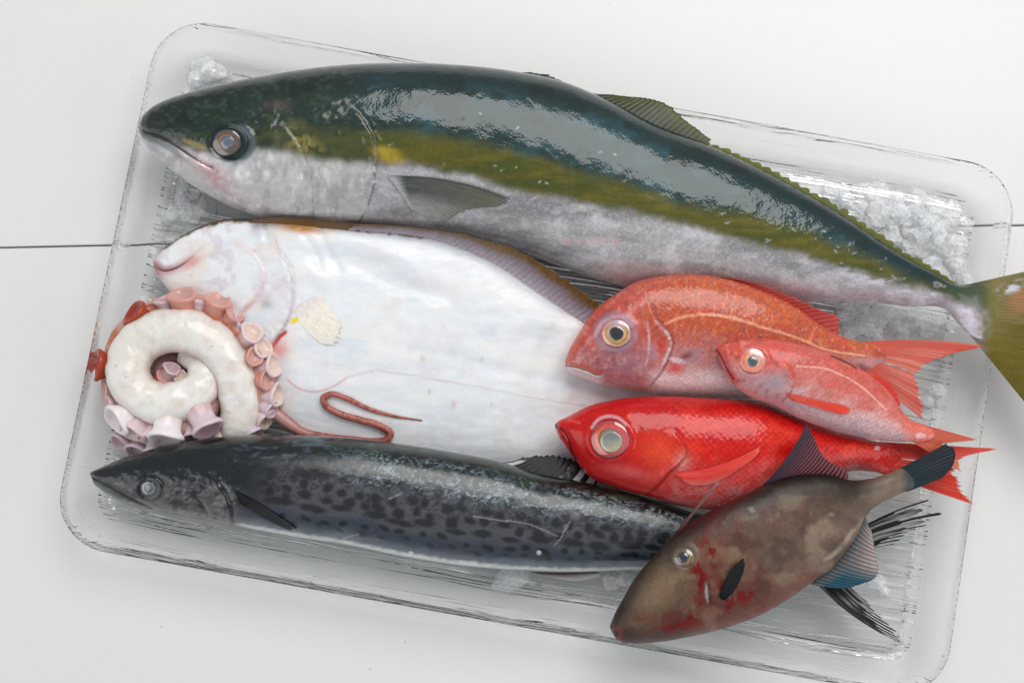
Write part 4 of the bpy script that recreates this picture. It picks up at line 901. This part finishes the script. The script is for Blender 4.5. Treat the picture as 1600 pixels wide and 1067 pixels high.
def p_ff(x, y):
    n1, n2, n3 = fbm(x/34, y/34, 3), fbm(x/7, y/7, 7), fbm(x/16, y/16, 9)
    p = Paint(x, y, (98, 78, 64)); p.m[..., 0] = .4
    p.mix((66, 50, 44), sm(.4, .65, n1) * .7); p.mix((134, 116, 96), sm(.5, .7, fbm(x/44, y/36, 13)) * .8); p.mix((134, 90, 78), sm(.45, .75, fbm(x/40, y/40, 19)) * .3)
    dr = pdist(x, y, [(955,976),(966,949),(990,906),(1019,871),(1055,832),(1129,789),(1176,767),(1215,748),(1261,740),(1330,750),(1399,735)])[0]
    p.mix((20, 16, 16), sm(60, 2, dr) * .92); p.mix((70, 30, 30), sm(26, 2, dr) * sm(1050, 1090, x) * sm(1200, 1150, x) * .7)
    vr = pdist(x, y, [(964,1000),(1019,1002),(1072,994),(1122,983),(1179,963),(1225,938),(1265,912)])[0]
    p.mix((126, 70, 54), sm(34, 4, vr) * sm(1080, 1150, x) * .7); p.mix((54, 40, 36), sm(34, 2, vr) * sm(1110, 1040, x) * .6)
    p.mix((150, 122, 92), np.exp(-(ell(x, y, 1030, 925, 30, 46, 40)) ** 2) * .6)
    bl = sm(.48, .6, fbm(x/18, y/24, 27))
    for (a, c, ra, rb, rt, k) in ((1096,888,14,46,12,1),(1110,862,12,12,0,.8),(1128,866,20,24,0,.7),(1140,930,24,50,30,.9),(1095,955,36,16,-30,.8),(1010,965,34,7,-8,.75),(1060,978,40,9,-10,.6),(1168,925,28,16,-30,.7),(1128,840,20,40,40,.5),(1200,950,40,9,-28,.5),(1180,905,24,14,0,.5)):
        p.mix((108, 16, 14), np.exp(-(ell(x, y, a, c, ra, rb, rt)) ** 2) * k * (.4 + 1.3 * bl), rough=.3)
    p.mix((110, 16, 16), sm(1.1, .6, ell(x, y, 1110, 863, 5, 7)) * .9)
    p.mix((160, 158, 160), sm(1.3, .4, ell(x, y, 1105, 926, 3.5, 16, -6) + (n2 - .5) * .9) * .8, rough=.25); p.mix((60, 20, 18), sm(1.2, .7, ell(x, y, 1109, 927, 3, 18, -6)) * .7)
    for (a, c) in ((1174,796),(1299,803)): p.mix((160, 148, 138), sm(1.2, .2, ell(x, y, a, c, 6, 4, 20) + (n2 - .5) * 2) * .45, rough=.2)
    p.mix((120, 50, 44), sm(18, 6, np.hypot(x - 962, y - 990)) * .8); p.mix((60, 24, 22), sm(1.2, .6, ell(x, y, 962, 989, 7, 6)) * .9)
    p.mix((176, 158, 140), sm(6, 1, pdist(x, y, [(1290,876),(1318,850),(1338,820)])[0]) * sm(.45, .6, n3) * .6)
    p.mix((30, 26, 24), (sm(.74, .78, fbm(x/3, y/3, 33))) * .5)
    p.mix((150, 130, 112), sm(1330, 1390, x) * .5); p.mix((40, 60, 62), sm(1408, 1424, x + n2 * 8) * .9)
    return p
def d_ff(x, y):
    z = .9 * (fbm(x/36, y/30, 61) - .5) + .3 * (fbm(x/8, y/8, 63) - .5)
    e = ell(x, y, 1068, 870, 20, 20); z += 1.0 * np.exp(-((e - 1.0) / .2) ** 2)
    z -= 1.2 * sm(1.2, .5, ell(x, y, 1107, 926, 4, 18, -6)); z += 1.0 * sm(1.2, .4, ell(x, y, 1118, 930, 10, 12))
    z -= 1.6 * sm(1.2, .4, ell(x, y, 962, 989, 7, 6)); z -= 1.0 * sm(1.2, .4, ell(x, y, 1110, 863, 5, 7))
    z -= 1.4 * np.exp(-(pdist(x, y, [(1060,826),(1085,808),(1120,790)])[0] / 6) ** 2)
    return z
file_ = body('body', ff, ST, SK_K, p_ff, d_ff, nu=330, nt=130, nb=22)
eye(file_, ff, 1068, 870, 16.5, 15.5, [(0, (20,24,34)), (.50, (30,30,34)), (.56, (150,120,70)), (.75, (120,92,50)), (.86, (60,48,36)), (.92, (120,114,108)), (1.0, (80,70,64)), (1.1, (60,48,42))], dome=2.4, lift=.5, side=[(-90, (70,60,50), .6)],
    pupil=(-1, 0, 9, [(0, (16,24,44)), (.85, (22,30,48)), (1.1, (110,90,54))]))
def c_kd(x, y, u, v, ph, r):
    m = ramp((96, 62, 74), (150, 84, 88), u + .3 * v); ry = ramp((24, 26, 38), (40, 34, 44), v)
    k = sm(.25, .6, ph + .2 * (fbm(x/6, y/6, 4) - .5))[..., None]
    d = sm(.45, .0, u)[..., None] * .6
    return (ry * (1 - k) + m * k) * (1 - d) + lin((40, 42, 60)) * d
fin('dorsal_fin', ff, [(1184,766),(1215,750),(1262,741),(1324,748)], [(1262,658),(1270,676),(1288,712),(1326,738)], [80,80,79,76], [92,90,86,78], 19, c_kd, mat=FIN_DARK, jag=.05, nv=34, sub=8, ridge=.5, bow=.05)
def c_ka(x, y, u, v, ph, r):
    b = sm(.55, .2, u) * sm(.05, .4, v)
    c = ramp((70, 78, 82), (176, 160, 156), v * 1.1); c = c * (1 - b[..., None]) + lin((26, 84, 104)) * b[..., None]
    return c * (.4 + .8 * ph[..., None])
fin('anal_fin', ff, [(1266,912),(1296,890),(1326,856),(1352,808)], [(1332,918),(1374,896),(1370,866),(1362,830)], [62,62,63,64], [52,50,52,58], 19, c_ka, mat=FIN_DARK, jag=.06, nv=28, sub=8, ridge=.5, bow=.04)
def c_kt(x, y, u, v, ph, r):
    c = ramp((14, 52, 60), (18, 28, 40), v * 1.2 - .5 * (u - .5)); c = c * (.5 + .8 * ph[..., None]); k = sm(.93, .99, v)
    return c * (1 - k[..., None]) + lin((30, 28, 30)) * k[..., None]
fin('tail_fin', ff, [(1396,737),(1404,747),(1410,758),(1418,768)], [(1480,692),(1492,702),(1491,724),(1474,746)], [70,71,71,70], [66,67,66,64], 11, c_kt, mat=FIN_DARK, jag=.03, nv=30, ridge=.9, bow=.0)
fin('pectoral_fin', ff, [(1124,932),(1126,935),(1129,937),(1132,937)], [(1131,908),(1142,888),(1154,876),(1162,871),(1164,884),(1157,906),(1146,926)], 1.2, [2.4,3.0,2.8,2.0], 9, lambda x, y, u, v, ph, r: ramp((20, 30, 30), (30, 26, 26), v) * (.7 + .6 * ph[..., None]), mat=FIN_DARK, on=file_, jag=.06, ridge=.5)
fin('dorsal_spine', ff, [(1053,834),(1057,831),(1062,830)], [(1121,751),(1123,752),(1124,754)], [90,92,90], 101, 2, lambda x, y, u, v, ph, r: ramp((110, 62, 58), (168, 130, 124), v), jag=0, nv=20, ridge=1.0, thick=1.2)
# ------------------------------------------------------------------ octopus arm
SK_O = skin_mat('octopus_flesh', scale_mm=1.2, scale_con=0.0, scale_bump=0.0, fine_bump=0.14, fine_mm=2.6, coat=0.6, coat_rough=0.11, coat_bump=0.6, sss=.25, sss_col=(1, .6, .5), mottling=.08, mottle_mm=4)
oc = empty('octopus_arm', W(275., 590., 8.), 'coiled white octopus arm with pink suckers at the left of the tray', 'octopus arm')
def tube(name, root, pts, mat, paint, n=220, na=40, squash=1.0, cap=True):
    """pts rows: px, py, z, radius (mm)"""
    q = along(np.asarray(pts, float), np.linspace(0, 1, n))
    C = W(q[:, 0], q[:, 1], q[:, 2]); r = np.maximum(q[:, 3], .15) * 1e-3
    T = np.gradient(C, axis=0); T /= np.linalg.norm(T, axis=1)[:, None]
    N = np.cross(T, np.array([0, 0, 1.0])); N /= np.linalg.norm(N, axis=1)[:, None]      # to the right of travel
    U = np.cross(N, T)
    a = np.linspace(0, 2 * np.pi, na, endpoint=False)
    P = C[:, None] + r[:, None, None] * (np.cos(a)[None, :, None] * N[:, None] + squash * np.sin(a)[None, :, None] * U[:, None])
    x, y = PX(P)
    arc = np.concatenate([[0], np.cumsum(np.linalg.norm(np.diff(C, axis=0), axis=1))]) * 1000
    s = np.linspace(0, 1, n)[:, None] + 0 * x
    dz, p = paint(x, y, s, np.cos(a)[None, :] + 0 * x, np.sin(a)[None, :] + 0 * x)
    P = P + (P - C[:, None]) * (dz / np.maximum(q[:, 3:4], .15))[..., None]
    F = grid_faces(n, na, wrap=True).tolist()
    F.append(list(range(na - 1, -1, -1))); F.append([(n - 1) * na + j for j in range(na)])
    V = P.reshape(-1, 3)
    A = np.array(F[:-2]); v0, v1, v2 = V[A[:, 0]], V[A[:, 1]], V[A[:, 2]]
    if np.einsum('ij,ij->i', v0 - np.repeat(C, na, 0)[A[:, 0]], np.cross(v1 - v0, v2 - v0)).sum() < 0: F = [f[::-1] for f in F]
    sk = np.stack([arc[:, None] + 0 * x, a[None, :] * 8 + 0 * x, 0 * x], -1)
    return make_mesh(name, V, F, mat, root, p.c.reshape(-1, 3), p.m.reshape(-1, 3), sk.reshape(-1, 3))
def p_arm(x, y, s, c, sn):
    n1, n2 = fbm(x/26, y/26, 3), fbm(x/6, y/6, 5)
    p = Paint(x, y, (228, 224, 216)); p.m[..., 0] = .3
    p.mix((236, 235, 232), sm(.45, .7, n1) * .7); p.mix((206, 190, 178), sm(.5, .72, fbm(x/14, y/14, 37)) * .35)
    p.mix((186, 150, 140), sm(-.35, -1.0, c) * sm(.75, .0, sn) * .7); p.mix((206, 178, 158), sm(.2, .9, c + (n1 - .5) * .9) * sm(.65, .0, sn) * .8)  # brown shading of the coil's hole painted onto its inner wall
    p.mix((196, 118, 84), sm(.75, 1.0, c + (n1 - .5) * .5) * sm(.25, -.3, sn) * .85)
    p.mix((210, 190, 174), sm(-.3, -.9, c) * sm(.6, .1, sn) * .6)
    p.mix((190, 92, 52), np.exp(-(ell(x, y, 196, 622, 26, 7, 42)) ** 2) * 1.2 * sm(.6, .2, sn)); p.mix((190, 92, 52), np.exp(-(ell(x, y, 331, 601, 9, 20, 40)) ** 2) * sm(.75, .3, sn))
    p.mix((120, 112, 104), sm(.80, .86, fbm(x/1.6, y/1.6, 13)) * .5)
    dz = 3.2 * (fbm(x/34, y/34, 21) - .5) + .8 * (fbm(x/10, y/10, 23) - .5) - 1.2 * sm(.7, 1, sn) * fbm(x/20, y/20, 29)
    return dz, p
ARM = [(366,694,20,9),(373,668,26,14),(376,625,30,15.3),(364,576,33,15.8),(333,535,35,16.3),(288,516,36,16.6),(243,522,35,16.4),(209,549,35,16.2),(199,584,36,16.2),(216,615,35,15.8),(254,630,35,15.6),(293,622,34,15.0),(318,596,32,13.6),(313,569,27,11.5),(291,555,21,9.5)]
tube('arm', oc, ARM, SK_O, p_arm, n=280, na=56)
def p_web(x, y, s, c, sn):
    n1, n2 = fbm(x/22, y/22, 7), fbm(x/6, y/6, 9)
    p = Paint(x, y, (204, 156, 140)); p.m[..., 0] = .3
    p.mix((186, 104, 74), sm(.5, .65, n1) * .8); p.mix((224, 190, 180), sm(.5, .7, fbm(x/14, y/14, 11)) * .7)
    p.mix((206, 170, 168), sm(.55, .8, s) * .8)
    return 1.4 * (fbm(x/16, y/16, 13) - .5), p
WEB = [(378,694,18,7),(394,664,22,10),(402,622,25,12.5),(396,566,27,13.5),(362,508,27,13),(304,480,26,11.5),(240,490,24,9.5),(182,538,22,8),(176,604,21,9),(202,652,23,11),(258,668,25,11),(308,656,26,10),(340,610,24,8)]
tube('sucker_side', oc, WEB, SK_O, p_web, n=220, na=40)
tube('inner_coil', oc, [(300,600,14,8),(272,590,17,8),(252,578,17,7),(262,560,16,6),(286,562,15,6)], SK_O, lambda x, y, s, c, sn: (0 * x, (lambda p: (p.mix((170,110,112), fbm(x/10, y/10, 3)), p)[1])(Paint(x, y, (206, 176, 178)))), n=60, na=24)
# suckers
PROF = [(.0,-1.2),(.86,-1.2),(.80,-.8),(.74,-.4),(.77,-.1),(.88,.10),(.97,.22),(1.0,.33),(.97,.42),(.90,.46),(.80,.43),(.68,.33),(.52,.20),(.26,.12),(0,.10)]
def sucker_mesh(name, stalk, rim, inner):
    na = 28; V = []; c = []
    pf = along(np.array(PROF), np.linspace(0, 1, 30))
    for i, (r, z) in enumerate(pf):
        f = i / 29
        for j in range(na):
            t = 2 * math.pi * j / na; w = 1 + .05 * math.sin(3 * t + 1) + .03 * math.sin(5 * t)
            V.append((r * w * math.cos(t), r * w * math.sin(t) * .93, z + .05 * math.sin(2 * t) * r))
            k = sm(.30, .50, np.array(f)); k2 = sm(.66, .82, np.array(f))
            cc = lin(stalk) * (1 - k) + lin(rim) * k; c.append(cc * (1 - k2) + lin(inner) * k2)
    F = grid_faces(30, na, wrap=True)
    V = np.array(V)
    o = make_mesh(name, V, F, SK_O, None, np.array(c), np.tile([.3, 0, 0], (len(V), 1)), V * 9)
    me = o.data; bpy.data.objects.remove(o); return me
SM = {'p': sucker_mesh('sucker', (212,160,144), (222,200,206), (222,200,186)), 'o': sucker_mesh('sucker', (200,112,80), (212,150,138), (204,160,152)),
      'r': sucker_mesh('sucker', (176,78,48), (168,66,42), (150,54,40)), 'b': sucker_mesh('sucker', (206,176,178), (214,196,206), (200,170,180)), 'w': sucker_mesh('sucker', (222,200,192), (236,228,230), (232,222,220))}
SUCK = [(211,490,37,25,-.7,.6,.6,'r'),(155,570,34,27,-1,.05,.5,'r'),(284,464,40,25,-.05,1,.7,'o'),(256,470,34,17,-.3,.9,.5,'b'),(238,474,28,14,-.6,.9,.4,'o'),(313,468,36,19,.1,1,.5,'p'),(340,471,42,23,.35,1,.8,'o'),(366,490,40,19,.7,.6,.7,'o'),
        (380,503,38,17,.6,.7,.7,'b'),(393,520,46,20,.5,.4,.9,'p'),(410,543,42,19,.8,.2,.9,'p'),(397,558,46,16,.6,.1,1,'o'),(426,571,38,21,1,.1,.6,'p'),(416,594,40,18,1,0,.7,'o'),(431,617,34,21,1,-.1,.4,'p'),(424,640,34,16,.9,-.4,.4,'b'),(415,655,30,20,.8,-.6,.35,'p'),(396,676,32,15,.6,-.8,.2,'b'),
        (324,668,42,27,.55,-.85,.35,'b'),(302,680,34,17,.2,-1,.3,'p'),(259,682,42,30,-.05,-1,.35,'w'),(232,684,34,20,-.2,-1,.4,'p'),(184,656,38,29,-.75,-.6,.55,'w'),(208,674,36,25,-.45,-.9,.5,'p'),(190,690,22,21,-.5,-.8,.5,'b'),(214,704,24,21,-.2,-.8,.5,'b'),(240,707,28,18,0,-1,.4,'w'),
        (286,668,30,16,.1,-1,.3,'b'),(254,588,30,12,.6,.5,.9,'o'),(268,576,32,15,.5,.7,.8,'b'),(282,588,30,12,-.2,.4,1,'p'),(174,634,30,18,-1,-.4,.4,'b'),(166,610,26,15,-1,-.2,.5,'p'),(345,690,30,14,.3,-1,.2,'p')]
for (px_, py_, z_, r_, dx_, dy_, el_, ty_) in SUCK:
    o = bpy.data.objects.new('sucker', SM[ty_]); COL.objects.link(o); o.parent = oc
    o.matrix_parent_inverse = oc.matrix_basis.inverted()
    d = Vector((dx_, dy_, el_)).normalized()
    rad = r_ * .49e-3 * .92
    p0 = Vector(W(float(px_), float(py_), float(z_))) - d * rad * .2
    o.matrix_basis = Matrix.Translation(p0) @ d.to_track_quat('Z', 'Y').to_matrix().to_4x4() @ Matrix.Diagonal((rad, rad, rad, 1))
def p_tip(x, y, s, c, sn):
    p = Paint(x, y, (150, 78, 66)); n2 = fbm(x/5, y/5, 5)
    p.mix((190, 120, 108), sm(.3, .9, sn) * .5); p.mix((112, 44, 40), sm(.5, .7, n2) * .7); p.mix((206, 170, 168), sm(.25, .05, s) * sm(.2, .8, sn) * .6)
    p.mix((204, 150, 140), sm(.5, .9, c) * (np.sin(s * 420) > .1) * sm(.35, .45, s) * sm(1., .8, s) * .8)
    return .35 * sm(.4, .9, c) * np.maximum(np.sin(s * 420), 0) * sm(.35, .45, s) * sm(1., .85, s), p
tp = np.array([(412,630,0,3.6),(430,645,0,4.6),(450,661,0,4.4),(470,674,0,3.6),(505,682,0,3.0),(550,687,0,2.9),(585,690,0,2.9),(604,687,0,2.9),(610,677,0,2.8),(598,668,0,2.8),(562,656,0,2.7),(527,645,0,2.6),(509,633,0,2.6),(505,622,0,2.5),(516,616,0,2.3),(540,622,0,2.1),(572,637,0,1.7),(608,648,0,1.2),(660,657,0,.5)], float)
tp[:, 2] = surf(floun, tp[:, 0], tp[:, 1]) + tp[:, 3] * .8
tube('arm_tip', oc, tp, SK_O, p_tip, n=520, na=18)

# ------------------------------------------------------------------ ice
def ice_mat():
    k = NT('melting_ice')
    tc = k.n('ShaderNodeTexCoord').outputs['Object']
    n1 = k.n('ShaderNodeTexNoise', i={'Vector': tc, 'Scale': 3.0, 'Detail': 4.0})
    bp = k.n('ShaderNodeBump', i={'Height': n1.outputs['Fac'], 'Strength': .5, 'Distance': .002})
    bf = k.n('ShaderNodeNewGeometry').outputs['Backfacing']
    d1 = k.n('ShaderNodeBsdfDiffuse', i={'Color': (.95, .965, .985, 1), 'Normal': bp.outputs[0]})
    tr = k.n('ShaderNodeBsdfTransparent', i={'Color': (.99, .995, 1, 1)})
    f = k.math('MULTIPLY', k.math('MULTIPLY_ADD', n1.outputs['Fac'], .62, .03, clamp=True), k.math('SUBTRACT', 1.0, bf))
    mx = k.n('ShaderNodeMixShader', i={0: f, 1: tr.outputs[0], 2: d1.outputs[0]})
    gl = k.n('ShaderNodeBsdfGlossy', i={'Roughness': .08, 'Normal': bp.outputs[0]})
    fr = k.n('ShaderNodeFresnel', i={'IOR': 1.31, 'Normal': bp.outputs[0]})
    m2 = k.n('ShaderNodeMixShader', i={0: k.math('MULTIPLY', fr.outputs[0], k.math('SUBTRACT', 1.0, k.n('ShaderNodeNewGeometry').outputs['Backfacing'])), 1: mx.outputs[0], 2: gl.outputs[0]})
    return k.fin(m2.outputs[0])
ICE = ice_mat()
import bmesh
def ice_mesh(seed):
    bm = bmesh.new(); bmesh.ops.create_icosphere(bm, subdivisions=4, radius=1)
    rs = np.random.RandomState(seed)
    pl = [(Vector(rs.normal(size=3)).normalized(), rs.uniform(.62, .9)) for _ in range(11)]
    for v in bm.verts:
        for nrm, d in pl:
            e = v.co.dot(nrm) - d
            if e > 0: v.co -= nrm * e * .88
        c = v.co
        v.co *= 1 + .05 * math.sin(5 * c.x + seed) * math.sin(6 * c.y) + .03 * math.sin(13 * c.z + 9 * c.x)
    me = bpy.data.meshes.new('ice_chunk'); bm.to_mesh(me); bm.free(); me.materials.append(ICE)
    me.polygons.foreach_set('use_smooth', [True] * len(me.polygons)); return me
ICEM = [ice_mesh(s) for s in range(8)]
_ir = random.Random(4)
def ice(pts, label, group):
    for (x, y, r, lay) in pts:
        rad = r * .49e-3
        zs = _ir.uniform(.6, .85)
        o = bpy.data.objects.new('ice_chunk', _ir.choice(ICEM)); COL.objects.link(o)
        rad *= 1.12; w = W(float(x), float(y), 8 + lay)
        o.location = (w[0], w[1], .008 + lay * 1e-3 + rad * zs * .80)
        o.scale = (rad * _ir.uniform(.9, 1.25), rad * _ir.uniform(.85, 1.1), rad * zs); o.rotation_euler = (_ir.uniform(-.25, .25), _ir.uniform(-.25, .25), _ir.uniform(0, 6.28))
        tag(o, label if isinstance(label, str) else label[pts.index((x, y, r, lay))], 'ice', group)
ice([(1297,303,16,0),(1316,310,17,0),(1345,305,17,0),(1334,328,18,0),(1366,303,19,0),(1362,328,18,0),(1398,318,18,0),(1388,344,19,0),(1362,352,17,0),(1432,311,15,0),(1424,334,19,0),(1414,360,20,0),(1388,372,18,0),
     (1454,332,20,0),(1480,330,17,0),(1448,360,20,0),(1476,356,19,0),(1502,352,15,0),(1438,388,19,0),(1470,384,21,0),(1494,384,17,0),(1414,392,16,0),(1452,412,17,0),(1488,412,19,0),(1470,432,15,0),(1500,436,14,0),
     (1405,336,15,9),(1440,346,16,10),(1432,372,16,10),(1462,370,16,11)], 'chunk of melting ice in the heap above the tail end of the largest fish', 'ice heap in the upper right of the tray')
ice([(318,108,18,0),(338,118,19,0),(310,126,15,0),(352,122,12,0)], ['wet ice piece above the large fish head, topmost of four', 'wet ice piece above the large fish head, largest of four', 'wet ice piece above the large fish head, leftmost of four', 'wet ice piece above the large fish head, rightmost of four'], 'ice above the large fish head')
ice([(289,312,16,0),(276,334,15,0),(300,338,17,0),(322,328,15,0),(288,296,11,0),(306,306,9,0),(262,340,10,0)], 'clear ice piece under the chin of the largest fish', 'ice under the large fish chin')
ice([(1318,490,17,0),(1345,502,20,0),(1372,494,20,0),(1398,505,19,0),(1420,498,18,0),(1330,516,16,0),(1362,518,16,0),(1440,512,17,0),(1462,502,15,0),(1408,520,13,0)], 'ice piece between the bream tail and the large fish tail', 'ice above the bream tail')
ice([(1462,612,13,0),(1448,628,9,0)], ['larger of two ice pieces below the fork of the bream tail', 'smaller of two ice pieces below the fork of the bream tail'], 'ice below the bream tail')
ice([(797,903,27,0)], 'single frosty ice lump against the belly of the spotted mackerel', 'ice lump by the mackerel')
ice([(955,905,14,0),(975,902,12,0)], ['ice piece under the mackerel belly, farther from the filefish snout', 'ice piece under the mackerel belly, right against the filefish snout'], 'ice by the filefish snout')
ice([(1366,905,14,0),(1380,922,10,0)], ['larger ice piece beside the blue anal fin of the filefish', 'smaller ice piece beside the blue anal fin of the filefish'], 'ice under the filefish fin')

# ------------------------------------------------------------------ small things
def bead(px_, py_, b_, r_, label):  # white foam specks built as small domes of the ice material
    z_ = float(surf(b_, np.array([px_]), np.array([py_]))[0])
    bm = bmesh.new(); bmesh.ops.create_uvsphere(bm, u_segments=20, v_segments=12, radius=r_)
    for v in bm.verts: v.co.z *= .7; v.co.x *= 1 + .1 * math.sin(v.co.y * 4000)
    me = bpy.data.meshes.new('foam_bead'); bm.to_mesh(me); bm.free(); me.materials.append(ICE)
    me.polygons.foreach_set('use_smooth', [True] * len(me.polygons))
    o = bpy.data.objects.new('foam_bead', me); COL.objects.link(o); o.location = W(px_, py_, z_ + .5); tag(o, label, 'ice', 'foam beads on the mackerel')
bead(642., 863., mack, .0019, 'tiny white foam bead on the mackerel belly, the one nearer its head')
bead(842., 863., mack, .0019, 'tiny white foam bead on the mackerel belly, the one nearer the filefish')
